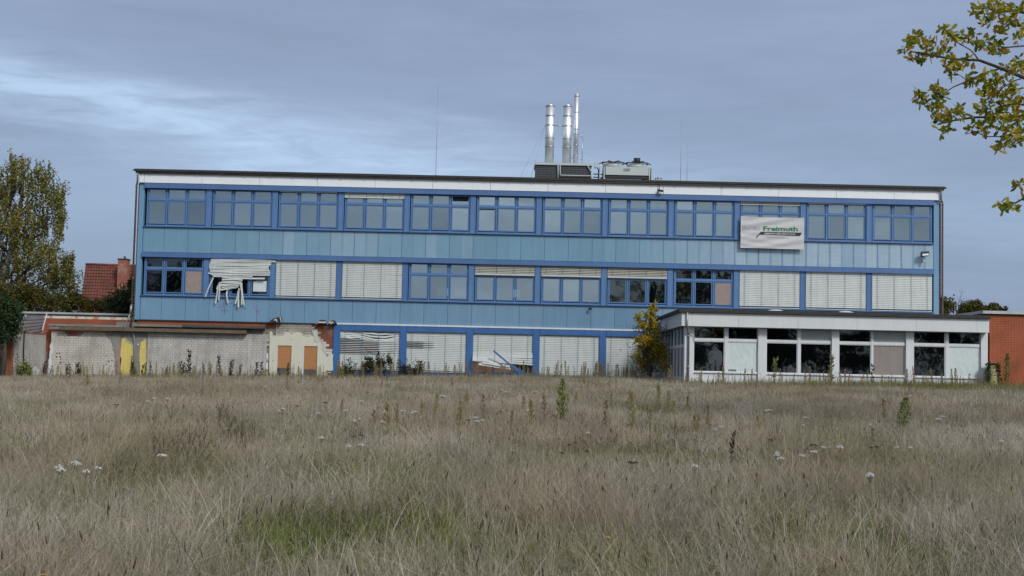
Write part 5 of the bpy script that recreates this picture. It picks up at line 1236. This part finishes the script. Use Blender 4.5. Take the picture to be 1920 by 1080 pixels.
G_grn = grass_mat('green_grass', [(.035, .065, .01), (.10, .15, .022), (.17, .23, .04), (.27, .28, .08)], (.18, .19, .06))
G_olv = grass_mat('olive_grass', [(.05, .07, .018), (.12, .145, .035), (.22, .215, .07), (.34, .30, .13)], (.14, .16, .04))
def blades(P0, H_, Wd, lean, curl, az_, lev=4):
    """strips: returns verts (n,lev*2,3)"""
    n = len(P0); t = np.linspace(0, 1, lev); dirx, diry = np.cos(az_), np.sin(az_)
    off = (lean[:, None] * t + curl[:, None] * t ** 2.4) * H_[:, None]; z = H_[:, None] * (t - .28 * np.abs(curl[:, None]) * t ** 3)
    cx = P0[:, 0, None] + dirx[:, None] * off; cy = P0[:, 1, None] + diry[:, None] * off; cz = P0[:, 2, None] + z
    fa = RNG.uniform(0, math.pi, n); wx, wy = np.cos(fa), np.sin(fa); wd = Wd[:, None] * (1 - .8 * t ** 1.5) / 2
    v = np.empty((n, lev, 2, 3)); 
    for s_, k in ((-1, 0), (1, 1)): v[:, :, k, 0] = cx + s_ * wx[:, None] * wd; v[:, :, k, 1] = cy + s_ * wy[:, None] * wd; v[:, :, k, 2] = cz
    tip = np.stack([cx[:, -1], cy[:, -1], cz[:, -1]], 1); pre = np.stack([cx[:, -2], cy[:, -2], cz[:, -2]], 1)
    return v, tip, pre
def strip_mesh(name, parts, mat_):
    """parts: list of (verts(n,lev,2,3), rnd(n))"""
    VV = []; FF = []; RR = []; o_ = 0
    for v, r_ in parts:
        n, lev = v.shape[:2]; VV.append(v.reshape(-1, 3)); base = (np.arange(n) * lev * 2)[:, None]
        for k in range(lev - 1):
            a = base + 2 * k + o_; FF.append(np.concatenate([a, a + 1, a + 3, a + 2], 1)); RR.append(r_)
        o_ += n * lev * 2
    VV = np.concatenate(VV); FF = np.concatenate(FF).astype(np.int32); RR = np.concatenate(RR); me = bpy.data.meshes.new(name)
    me.vertices.add(len(VV)); me.vertices.foreach_set('co', VV.ravel().astype(np.float32)); me.loops.add(FF.size); me.loops.foreach_set('vertex_index', FF.ravel()); me.polygons.add(len(FF)); me.polygons.foreach_set('loop_start', np.arange(0, FF.size, 4, dtype=np.int32)); me.polygons.foreach_set('loop_total', np.full(len(FF), 4, dtype=np.int32)); me.update(); rnd_attr(me, RR); me.materials.append(mat_); return me
def dry_tile(size, n, wd, hmin, hmax, npan, lev=4, nlow=0, cs=None):
    P0 = np.zeros((n, 3)); P0[:, :2] = RNG.uniform(-size / 2, size / 2, (n, 2)); k = max(3, n // 40); cen = RNG.uniform(-size / 2, size / 2, (k, 2)); pick = RNG.integers(0, k, n); m_ = RNG.random(n) < .6
    P0[m_, :2] = cen[pick[m_]] + RNG.normal(0, size * .05, (m_.sum(), 2))
    H_ = RNG.uniform(hmin, hmax, n); W_ = wd * RNG.uniform(.6, 1.3, n); az_ = np.where(RNG.random(n) < .45, RNG.normal(0, .7, n), RNG.uniform(0, 6.283, n)); r_ = RNG.random(n)
    v, tip, pre = blades(P0, H_, W_, np.abs(RNG.normal(0, .26, n)), np.abs(RNG.normal(0, .34, n)), az_, lev); parts = [(v, r_)]
    if npan:
        d = tip - pre; d /= np.linalg.norm(d, axis=1)[:, None]
        for q in range(npan):
            s_ = tip - d * (RNG.uniform(0, .16, n) * 1)[:, None]; e = s_ + d * .03 + RNG.normal(0, .018, (n, 3)) * 1.2 + np.array([0, 0, .012]); mid = (s_ + e) / 2
            side = RNG.normal(size=(n, 3)); side /= np.linalg.norm(side, axis=1)[:, None]; w2 = (wd * .55) * RNG.uniform(.5, 1.2, n)[:, None] / 2; vv = np.empty((n, 3, 2, 3))
            for kk, c_, f_ in ((0, s_, .2), (1, mid, 1), (2, e, .15)): vv[:, kk, 0] = c_ - side * w2 * f_; vv[:, kk, 1] = c_ + side * w2 * f_
            parts.append((vv, np.clip(r_ * .5 + .5, 0, 1)))
    if nlow:
        P1 = np.zeros((nlow, 3)); P1[:, :2] = RNG.uniform(-size / 2, size / 2, (nlow, 2)); v, _, _ = blades(P1, RNG.uniform(.12, .34, nlow), wd * 1.2 * RNG.uniform(.6, 1.4, nlow), RNG.normal(0, .5, nlow), RNG.normal(0, .9, nlow), RNG.uniform(0, 6.283, nlow), lev); parts.append((v, RNG.random(nlow) * .7))
    if cs: parts.append(coarse(size, *cs))
    return strip_mesh('grass_clump', parts, G_dry)
def coarse(size, n, wd, hmin, hmax):
    P1 = np.zeros((n, 3)); P1[:, :2] = RNG.uniform(-size / 2, size / 2, (n, 2)); v, _, _ = blades(P1, RNG.uniform(hmin, hmax, n), wd * RNG.uniform(.7, 1.3, n), np.abs(RNG.normal(0, .30, n)), RNG.normal(.25, .5, n), np.where(RNG.random(n) < .4, RNG.normal(0, .8, n), RNG.uniform(0, 6.283, n)), 5)
    return v, RNG.random(n) ** .8
def leaf_tile(size, n, wd, hmin, hmax, m_, lev=4, lean=.35):
    P1 = np.zeros((n, 3)); P1[:, :2] = RNG.normal(0, size * .3, (n, 2)); v, _, _ = blades(P1, RNG.uniform(hmin, hmax, n), wd * RNG.uniform(.6, 1.4, n), RNG.normal(0, lean, n), RNG.normal(0, .6, n), RNG.uniform(0, 6.283, n), lev)
    return strip_mesh('grass_clump', [(v, RNG.random(n))], m_)
def scatter(name, meshes, pts, label):
    """pts: x, y, z, rotation, scale; instances clumps of grass nobody could count"""
    lib = bpy.data.collections.new(name + '_clumps')
    for me in meshes: lib.objects.link(bpy.data.objects.new(name + '_clump', me))
    pts = np.asarray(pts, np.float32); n = len(pts); me = bpy.data.meshes.new(name); me.vertices.add(n); me.vertices.foreach_set('co', pts[:, :3].ravel())
    for nm, col_ in (('rz', pts[:, 3]), ('sc', pts[:, 4])): a = me.attributes.new(nm, 'FLOAT', 'POINT'); a.data.foreach_set('value', np.ascontiguousarray(col_))
    a = me.attributes.new('ix', 'INT', 'POINT'); a.data.foreach_set('value', RNG.integers(0, len(meshes), n).astype(np.int32))
    o = bpy.data.objects.new(name, me); COL.objects.link(o); tag(o, label, kind='stuff')
    ng = bpy.data.node_groups.new(name, 'GeometryNodeTree'); ng.interface.new_socket('Geometry', in_out='INPUT', socket_type='NodeSocketGeometry'); ng.interface.new_socket('Geometry', in_out='OUTPUT', socket_type='NodeSocketGeometry')
    N = ng.nodes; L = ng.links; gi, go = N.new('NodeGroupInput'), N.new('NodeGroupOutput'); ip = N.new('GeometryNodeInstanceOnPoints'); ci = N.new('GeometryNodeCollectionInfo'); ci.inputs['Collection'].default_value = lib; ci.inputs['Separate Children'].default_value = True; ci.inputs['Reset Children'].default_value = True
    def att(nm, ty): q = N.new('GeometryNodeInputNamedAttribute'); q.data_type = ty; q.inputs['Name'].default_value = nm; return q.outputs['Attribute']
    cb = N.new('ShaderNodeCombineXYZ'); L.new(att('rz', 'FLOAT'), cb.inputs[2]); cs = N.new('ShaderNodeCombineXYZ'); sc = att('sc', 'FLOAT')
    for k in range(3): L.new(sc, cs.inputs[k])
    L.new(gi.outputs[0], ip.inputs['Points']); L.new(ci.outputs[0], ip.inputs['Instance']); ip.inputs['Pick Instance'].default_value = True; L.new(att('ix', 'INT'), ip.inputs['Instance Index']); L.new(cb.outputs[0], ip.inputs['Rotation']); L.new(cs.outputs[0], ip.inputs['Scale']); L.new(ip.outputs[0], go.inputs[0])
    md = o.modifiers.new('scatter', 'NODES'); md.node_group = ng; return o
def nz(x, y, s=1, o_=0): return noise.noise(Vector((x * s + o_, y * s * .7, o_)))
def lay(y0, y1, step, margin, keep=None, sc=(.8, 1.2), dz=0):
    out_ = []; y = y0
    while y < y1:
        W_ = y * .40 + margin; x = -W_
        while x < W_:
            xx, yy = x + random.uniform(-.5, .5) * step, y + random.uniform(-.5, .5) * step; k = 1 if keep is None else keep(xx, yy)
            if yy > YF - .5 and xx > xA0 - .2: k = 0
            if random.random() < k: out_.append((xx, yy, gz(xx, yy) - .02 + dz, random.uniform(0, 6.283), random.uniform(*sc) * (1 + .12 * nz(xx, yy, .25, 3))))
            x += step
        y += step
    return out_
gp = [(x_, y_, r_) for (x_, y_), r_ in [(at(px, py, .25), r_) for px, py, r_ in ((1850, 805, 2.0), (1900, 810, 1.6), (1250, 832, 1.6), (1235, 868, 1.1), (395, 890, .35), (520, 1050, .7), (580, 1065, .6), (700, 1040, .6), (760, 1060, .5), (900, 1020, .7), (1400, 1040, .7), (1130, 1062, .7), (1480, 1015, .5), (1410, 775, 1.2), (60, 1030, .5), (250, 990, .4), (950, 1010, .4), (1700, 1050, .5), (100, 950, .35), (1260, 1050, .5))]]
def in_green(x, y):
    return max([0] + [1 - ((x - a) ** 2 + ((y - e) * .6) ** 2) / r_ ** 2 for a, e, r_ in gp])
def dry_keep(x, y):
    return max(.12, min(1, .74 + 1.3 * nz(x, y, .45, 31)) - .6 * in_green(x, y))
near = [dry_tile(.6, 170, .0030, .24, .60, 7, nlow=90, cs=(75, .0068, .28, .68)) for _ in range(6)]
midt = [dry_tile(1.0, 380, .0050, .28, .56, 6, lev=3, nlow=160, cs=(90, .011, .30, .66)) for _ in range(5)]
fart = [dry_tile(1.5, 560, .0095, .28, .54, 4, lev=3, nlow=140, cs=(90, .017, .30, .66)) for _ in range(5)]
scatter('dry_grass_near', near, lay(3.2, 15, .36, 6, dry_keep), 'dry pinkish grey meadow grass in the foreground')
scatter('dry_grass_middle', midt, lay(15, 33, .62, 8, dry_keep), 'dry meadow grass in the middle distance')
scatter('dry_grass_far', fart, lay(33, 69.3, .95, 10, lambda x, y: .9), 'dry meadow grass near the buildings')
def green_keep(x, y):
    if in_green(x, y) > .05: return .25 + .75 * min(1, in_green(x, y) * 1.6)
    if x > 10 and 54 < y < 61.5: return .8 * min(1, (x - 10) / 5)
    v = nz(x, y, .35, 11) + .6 * nz(x, y, 1.1, 5)
    return max(.26, min(.9, (v + .12) * 2.2)) * (1 if y < 22 else .5)
gt = [leaf_tile(.5, 120, .0085, .16, .50, G_grn) for _ in range(4)]; gtf = [leaf_tile(.9, 220, .011, .18, .42, G_grn) for _ in range(3)]
ot_ = [leaf_tile(.5, 130, .0065, .18, .50, G_olv) for _ in range(4)]; otf = [leaf_tile(1.1, 330, .010, .25, .60, G_olv, lean=.2) for _ in range(4)]
scatter('green_grass_near', gt, lay(3.2, 20, .33, 6, green_keep), 'green grass tufts showing between the dry stalks')
scatter('green_grass_far', gtf, lay(20, 66, .8, 4, green_keep), 'green patches in the farther meadow')
scatter('olive_grass_near', ot_, lay(3.2, 20, .40, 6, lambda x, y: min(1, max(.25, .8 + 1.2 * nz(x, y, .5, 77)))), 'olive grass between the dry stalks')
def olk(x, y):
    if x > 9 and 52 < y < 61.5: return min(1, (x - 9) / 4) * .95 * (1 if y > 55 else .35)
    if y > 62 and x < 8: return .35
    return .12 + .25 * max(0, nz(x, y, .2, 21))
scatter('olive_grass_far', otf, lay(20, 69, .8, 4, olk), 'olive green ranker grass towards the buildings')

G_rank = grass_mat('rank_grass', [(.07, .085, .02), (.16, .17, .04), (.27, .25, .07), (.36, .31, .13)], (.20, .20, .06))
scatter('rank_grass', [leaf_tile(1.1, 330, .011, .40, .78, G_rank, lean=.2) for _ in range(3)], lay(52, 60.6, .7, 5, lambda x, y: (min(1, max(0, (x - 7) / 7)) * (1 if y > 55.5 else .2) if x > 7 else 0)) + lay(63.5, 68.5, .9, 5, lambda x, y: .22 if x < 8 else 0), 'taller olive green rank grass at the foot of the buildings')
G_stalk = grass_mat('stalk_weeds', [(.08, .05, .03), (.17, .11, .06), (.25, .19, .10), (.17, .17, .06)], (.18, .13, .07))
def stalk_tile(size, n):
    P1 = np.zeros((n, 3)); P1[:, :2] = RNG.uniform(-size / 2, size / 2, (n, 2)); H_ = RNG.uniform(.45, 1.0, n) ** 1.3; W_ = .012 * RNG.uniform(.6, 1.2, n); v, tip, _ = blades(P1, H_, W_, RNG.normal(0, .06, n), RNG.normal(0, .08, n), RNG.uniform(0, 6.283, n)); r_ = RNG.random(n); parts = [(v, r_)]
    for q in range(16):                                             # short ascending side twigs make each stalk a narrow spike
        t_ = RNG.uniform(.40, 1, n)[:, None]; b_ = P1 + (tip - P1) * t_; v2, _, _ = blades(b_, RNG.uniform(.05, .11, n), np.full(n, .014), RNG.uniform(.2, .6, n), np.zeros(n), RNG.uniform(0, 6.283, n), 3); parts.append((v2, r_))
    return strip_mesh('stalk_clump', parts, G_stalk)
def stk(x, y):
    if x > 7.2: return (.75 if 57.5 < y < 60.9 else .10) if y < 61 else 0
    return .85 if y > 65 else (.22 if y > 60 else .06)
scatter('stalk_weeds', [stalk_tile(1.0, 5) for _ in range(6)], lay(48, 69.2, .9, 5, stk), 'band of brown dried weed stalks along the foot of the buildings')

# ---- individual weeds
def weed_mesh(name, kind, lm, seed, wd=.11, n=170, size=.055):
    random.seed(seed); st_ = MB(); bend = random.uniform(-.06, .06)
    axis = lambda t: Vector((bend * t * t, random.uniform(-.0, .0), t))
    st_.tube([axis(t) for t in (0, .35, .7, 1)], [.008, .007, .005, .002], 4, cap=False); C = []; D_ = []
    for k in range(n):
        if kind == 'plume':
            t = random.uniform(.32, 1); wv = wd * math.sin(min(1, (t - .25) / .75 * 1.02) * math.pi) ** .7; a_ = random.uniform(0, 6.283); q_ = random.random() ** .6
            p = axis(t) + Vector((math.cos(a_) * wv * q_, math.sin(a_) * wv * q_, 0)); C.append(p); D_.append(Vector((math.cos(a_) * .5, math.sin(a_) * .5, 1)))
            if k % 8 == 0: st_.tube([axis(t - .08), p], [.003, .002], 3, cap=False)
        elif kind == 'dock':
            t = random.uniform(.30, 1); br = random.randrange(7); a_ = br * 2.4; h0 = .30 + br * .07; s_ = random.random()
            p = axis(h0) + Vector((math.cos(a_) * .22 * s_, math.sin(a_) * .22 * s_, .30 * s_)) if br < 6 else axis(t); C.append(p + Vector((random.gauss(0, .008), random.gauss(0, .008), 0))); D_.append(Vector((random.gauss(0, 1), random.gauss(0, 1), .6)))
            if k < 7: b0 = axis(.30 + k * .07); a_ = k * 2.4; st_.tube([b0, b0 + Vector((math.cos(a_) * .11, math.sin(a_) * .11, .16)), b0 + Vector((math.cos(a_) * .22, math.sin(a_) * .22, .30))], [.004, .003, .002], 3, cap=False)
        else:                                                        # leafy stem, leaves in whorls all the way up
            t = random.uniform(.12, 1); a_ = random.uniform(0, 6.283); C.append(axis(t)); D_.append(Vector((math.cos(a_), math.sin(a_), .35 + .8 * t)))
    n = len(C); V_ = []; F_ = []
    for c_, d_ in zip(C, D_):
        d_ = d_.normalized(); L_ = size * random.uniform(.6, 1.4) * (1.5 if kind == 'leafy' else 1); e = d_.cross(Vector((random.gauss(0, 1), random.gauss(0, 1), random.gauss(0, 1)))).normalized() * L_ * (.16 if kind != 'leafy' else .13)
        k = len(V_); V_ += [c_, c_ + d_ * L_ * .5 + e, c_ + d_ * L_, c_ + d_ * L_ * .5 - e]; F_.append((k, k + 1, k + 2, k + 3))
    k0 = len(V_); V_ += [Vector(v) for v in st_.v]; F_ += [tuple(i + k0 for i in f) for f in st_.f]; me = bpy.data.meshes.new(name); me.from_pydata([tuple(v) for v in V_], [], F_); me.materials.append(lm); me.update(); rnd_attr(me, [random.random() for _ in range(n)] + [.1] * len(st_.f)); return me
plB = [weed_mesh('brown_weed', 'plume', L_brw, s, .036, 200, .05) for s in (1, 2, 3)]; plO = [weed_mesh('olive_weed', 'plume', L_olv, s, .052, 260, .05) for s in (4, 5, 6)]
plG = [weed_mesh('goldenrod', 'plume', L_grn, s, .075, 360, .055) for s in (7, 8)]; dk = [weed_mesh('dock', 'dock', leaf_mat('dock_seed', [(.09, .05, .03), (.15, .09, .055), (.20, .14, .09)]), s, .1, 260, .035) for s in (9, 10, 11)]
lf = [weed_mesh('leafy_weed', 'leafy', L_dkw, s, .1, 110, .07) for s in (12, 13, 14)]; lg = [weed_mesh('leafy_weed', 'leafy', L_grn, s, .1, 110, .07) for s in (15, 16)]
random.seed(99)
def plant(name, me, x, y, h, label, cat, group=None, wide=1.0):
    o = link(name, me, None, (x, y, gz(x, y) - .02)); o.scale = (h * wide, h * wide, h); o.rotation_euler = (random.gauss(0, .04), random.gauss(0, .04), random.uniform(0, 6.28)); tag(o, label, cat, group); return o
for px, top, bot, kind in ((1058, 726, 808, 'G'), (816, 747, 800, 'O'), (792, 765, 800, 'O'), (731, 768, 835, 'O'), (862, 763, 825, 'O'), (984, 752, 790, 'B'), (998.5, 760, 818, 'O'), (1024, 752, 812, 'B'), (1081, 743, 775, 'O'), (1135.5, 761, 825, 'B'), (1190, 750, 815, 'O'), (1179, 739, 775, 'B'), (1218, 769, 815, 'O'), (1236, 730, 775, 'O'), (1253, 743, 795, 'O'), (905, 750, 800, 'B'), (954, 784, 825, 'B'), (699, 787, 830, 'B'), (1291, 750, 790, 'O'), (1335, 772, 840, 'B'), (1428, 797, 840, 'O'), (1298, 790, 838, 'O'), (1660, 758, 815, 'B'), (1645, 820, 870, 'B'), (1310, 785, 835, 'B'), (878, 740, 775, 'O'), (1267, 760, 800, 'O'), (745, 770, 810, 'O'), (1148, 745, 780, 'B'), (640, 765, 800, 'B')):
    # ground point from the foot pixel, height from the top pixel
    x, y = at(px, bot, 0.18); x, y = P(px, top, y)[0], y; h = P(px, top, y)[1] - gz(x, y)
    me = random.choice({'G': plG, 'O': plO, 'B': plB}[kind])
    lab = {'G': 'broad green plumed weed, the greenest spike in the middle of the meadow', 'O': 'olive plumed weed spike rising out of the dry meadow grass', 'B': 'thin brown weed spike rising out of the dry meadow grass'}[kind]
    plant('weed_spike', me, x, y, max(.72, min(h * 1.15, 1.4)), lab, 'weed', {'G': None, 'O': 'olive weed spikes in the meadow', 'B': 'brown weed spikes in the meadow'}[kind], 1.3)
def one(px, top, bot, me, label, wide=1.0, name='weed_spike'):
    x, y = at(px, bot, .15); h = P(px, top, y)[1] - gz(x, y); x = P(px, (top + bot) / 2, y)[0]; plant(name, me, x, y, h, label, 'weed', None, wide)
one(1692, 745, 830, plG[0], 'tall olive green plumed weed standing alone before the annex', 1.5)
one(1367, 812, 895, lf[1], 'dark thin leafy stalk in the right half of the meadow', .7, 'dark_stalk')
one(428, 775, 850, dk[0], 'dark brown branching dock plant in the left part of the meadow', 1.1, 'dock_plant'); one(450, 800, 865, dk[2], 'second brown dock plant, just right of and below the first', 1.1, 'dock_plant')
one(404, 822, 885, lg[0], 'bright green leafy weed beside the brown dock plants', 1.0, 'leafy_weed'); one(390, 842, 895, lg[1], 'shorter green leafy weed left of the bright one', 1.1, 'leafy_weed')
one(92, 800, 850, dk[1], 'dark dock plant near the left edge of the meadow', 1.5, 'dock_plant'); one(1869, 775, 812, dk[1], 'reddish dark dock plant above the green patch at the right', 1.5, 'dock_plant')
one(163, 702, 740, plO[0], 'olive weed clump below the left white wall', 1.8); one(537, 709, 745, plB[1], 'slender weed in front of the left boarded doorway'); one(1408, 762, 778, plG[1], 'low light green bushy weed in front of the annex', 2.4, 'leafy_weed')
one(262, 775, 815, dk[2], 'brown seed stalk left of the yellow plaster, in the upper meadow', 1.2, 'dock_plant'); one(336, 782, 835, dk[0], 'brown branching stalk in the left meadow under the long white wall', 1.3, 'dock_plant')
for k in range(26):
    px = random.uniform(210, 480) if k < 16 else random.uniform(60, 1700); py = random.uniform(760, 850); x, y = at(px, py + 45, .2); plant('seed_stalk', random.choice(dk), x, y, random.uniform(.62, .8), 'thin brown branching seed stalk in the dry meadow', 'weed', 'brown branching seed stalks', random.uniform(.5, .8))
# weeds along the feet of the walls
for px, top, Y, me, lab in ((354, 657, 68.6, lf[0], 'tallest dark leafy weed against the long white wall'), (414, 668, 68.4, lf[1], 'second tallest dark weed against the long white wall'), (1558, 668, 60.4, lg[0], 'tall green leafy weed before the annex column right of the second window pair'), (1451, 672, 60.2, lg[1], 'tall green leafy weed in front of the second annex window'), (268, 683, 68.7, lf[2], 'dark weed in front of the narrow yellow strip'), (245, 667, 68.7, plB[0], 'thin dark spike in front of the wide yellow strip'), (1634, 684, 60.2, lf[0], 'dark weed in front of the grey board of the annex'), (1885, 664, 61.0, plG[0], 'tall green weed before the orange brick wall'), (327, 680, 68.3, plO[1], 'olive weed left of the tallest dark one by the wall')):
    x = P(px, top, Y)[0]; plant('wall_weed', me, x, Y, P(px, top, Y)[1] - gz(x, Y), lab, 'weed', None, 1.0)
for k in range(190):
    px = random.choice((random.uniform(40, 500), random.uniform(40, 640), random.uniform(1010, 1260), random.uniform(1285, 1850), random.uniform(640, 1010)))
    Y = random.uniform(66, 69) if px < 1250 else random.uniform(57.5, 60.8); x = P(px, 700, Y)[0]
    kind = random.choice('ddob' if px < 640 else 'bbbo'); me = random.choice({'d': lf, 'o': plO, 'b': plB}[kind]); h = random.uniform(.8, 1.3) if px < 640 else random.uniform(.85, 1.3)
    zone = [z_ for lim, z_ in ((95, 'before the side wall stub'), (226, 'before the left white brick wall'), (277, 'before the yellow plaster'), (505, 'before the long white wall'), (634, 'before the boarded doorways'), (765, 'before the buckled blind'), (890, 'before the second blind from the doorways'), (1013, 'before the kinked blind'), (1135, 'before the closed blind left of the maple'), (1290, 'around the yellow maple'), (1430, 'before the first annex window'), (1566, 'before the second annex window'), (1705, 'before the third annex window'), (9999, 'before the last annex window')) if px < lim][0]
    look = {'d': 'dark leafy', 'o': 'olive plumed', 'b': 'brown spiky'}[kind]
    plant('wall_weed', me, x, Y, h, 'small ' + look + ' weed ' + zone, 'weed', look + ' weeds ' + zone, random.uniform(.7, 1.2))

# ---- flowers
M_pet = mat('white_petals', (.52, .52, .49), .8, .1, 30); M_brn = mat('brown_seed_umbel', (.085, .05, .035), .9, .3, 30); M_ypet = mat('yellow_petals', (.62, .38, .02), .7, .1, 30); M_vio = mat('violet_petals', (.30, .09, .42), .7, .1, 30); M_stem = mat('flower_stem', (.12, .12, .055), .8, .2, 10)
def umbel(m_, seed, n=26, r_=.055):
    random.seed(seed); b = MB(); top = .5; b.tube([(0, 0, 0), (.01, 0, .25), (0, 0, top - .06)], [.003, .0025, .002], 4)
    for k in range(n):
        a_ = random.uniform(0, 6.283); q_ = r_ * math.sqrt(random.random()); x, y = math.cos(a_) * q_, math.sin(a_) * q_; z = top - q_ * q_ * 4 + random.uniform(-.004, .004)
        b.tube([(x, y, z - .003), (x, y, z + .005)], [.007, .008], 6, 1); 
        if k % 3 == 0: b.tube([(0, 0, top - .06), (x, y, z)], [.0015, .001], 3, cap=False)
    return b.mesh('umbel', [M_stem, m_])
def daisy(m_, seed, r_=.018):
    random.seed(seed); b = MB(); b.tube([(0, 0, 0), (.01, .01, .3), (0, 0, .5)], [.0025, .002, .0015], 4)
    for k in range(13):
        a_ = 2 * math.pi * k / 13; c_, s_ = math.cos(a_), math.sin(a_); w_ = .3; b.quad([(0, 0, .5), (r_ * math.cos(a_ - w_) * .8, r_ * math.sin(a_ - w_) * .8, .506), (r_ * c_, r_ * s_, .504), (r_ * math.cos(a_ + w_) * .8, r_ * math.sin(a_ + w_) * .8, .506)], 1)
    b.tube([(0, 0, .496), (0, 0, .508)], [.006, .005], 8, 1); return b.mesh('flower_head', [M_stem, m_])
uw = [umbel(M_pet, s) for s in (21, 22, 23)]; ub = [umbel(M_brn, s, 22, .05) for s in (24, 25)]; dy = daisy(M_ypet, 26, .021); dv = daisy(M_vio, 27, .028); random.seed(5)
def flower(px, py, me, label, cat, group=None, h=.56, sc=1.0, name='flower'):
    x, y = at(px, py, h); sc *= 1 if cat != 'flower' or group is None or y > 24 else .62; o = link(name, me, None, (x, y, gz(x, y))); s_ = h / .5; o.scale = (s_ * sc, s_ * sc, s_); o.rotation_euler = (random.gauss(0, .07), random.gauss(0, .07), random.uniform(0, 6)); tag(o, label, cat, group)
for px, py in ((270, 751), (293, 746), (315, 747), (522, 769), (529, 766), (596, 774), (616, 818), (302, 851), (311, 853), (115, 873), (133, 866), (146, 869), (121, 879), (191, 876), (152, 880), (500, 724), (681, 751), (647, 769), (666, 787), (673, 785), (760, 770), (768, 773), (775, 771), (718, 790), (894, 782), (903, 787), (892, 788), (662, 834), (668, 832), (944, 730), (950, 734), (1099, 810), (825, 741), (1229, 730), (1007, 733), (1448, 851), (1455, 847), (1468, 858), (1487, 851), (1521, 846), (1535, 837), (1569, 835), (1637, 886), (1630, 890), (1643, 888), (1698, 837), (1703, 838), (1302, 871), (1869, 825), (1506, 782), (1508, 796), (1356, 799), (1439, 769), (1444, 768), (1761, 784), (1772, 780), (1702, 741), (1628, 795), (1342, 803), (990, 768), (720, 771)):
    flower(px, py, random.choice(uw), 'flat white yarrow flower head above the dry grass', 'flower', 'white yarrow flowers', random.uniform(.58, .68), random.uniform(.6, 1.0), 'yarrow')
for px, py in ((662, 814), (655, 816), (940, 771), (933, 775), (1077, 829), (1070, 832), (875, 787), (1207, 865), (1198, 866), (795, 755), (1042, 778), (1535, 832), (1527, 833), (1645, 837), (1636, 836), (1443, 824), (217, 758), (611, 754), (548, 760), (437, 806), (1052, 848), (1095, 845), (688, 735), (1190, 864)):
    flower(px, py, random.choice(ub), 'flat withered brown umbel above the dry grass', 'flower', 'withered brown umbels', random.uniform(.58, .70), random.uniform(.5, .8), 'withered_umbel')
for px, py, lab in ((118.5, 1027, 'yellow flower at lower left, highest of the lowest three'), (103, 1043, 'yellow flower at lower left, between its two neighbours'), (84.5, 1076, 'yellow flower at the very bottom left'), (102, 897, 'yellow flower below the white yarrow at left'), (497, 941, 'lone yellow flower below the brown dock plants'), (721, 842, 'small yellow flower farthest up in the meadow'), (647, 920, 'yellow flower between centre and left, above the green tufts'), (1091, 890, 'yellow flower right of the centre'), (1132, 1007, 'yellow flower low in the centre right')):
    flower(px, py, dy, lab, 'flower', None, .45, 1.0, 'yellow_flower')
flower(756, 968, dv, 'single violet knapweed flower in the lower middle of the meadow', 'flower', None, .5, 1.0, 'knapweed')
# dark narrow seed heads of plantain and sedge
b = MB()
for k in range(1500):
    y = 5 + 38 * random.random() ** 1.4; x = random.uniform(-1, 1) * (y * .42 + .5); z0 = gz(x, y); h = random.uniform(.38, .60); ln = Vector((random.gauss(0, .22), random.gauss(0, .15), 1)); p1 = Vector((x, y, z0)) + ln * h
    L_ = random.uniform(.03, .07); d_ = ln.normalized() * L_; b.tube([(x, y, z0), Vector((x, y, z0)) + Vector((ln.x * .3, ln.y * .3, .55)) * h, p1], [.0016, .0014, .0012], 3, 0, cap=False); r_ = random.uniform(.003, .0055) * (1 + y * .02); b.tube([p1, p1 + d_ * .5, p1 + d_], [r_ * .6, r_, r_ * .4], 5, 1)
tag(b.build('dark_seed_heads', [M_stem, mat('dark_seed_head', (.075, .042, .03), .9, .3, 20)]), 'dark narrow seed heads scattered over the meadow', kind='stuff')
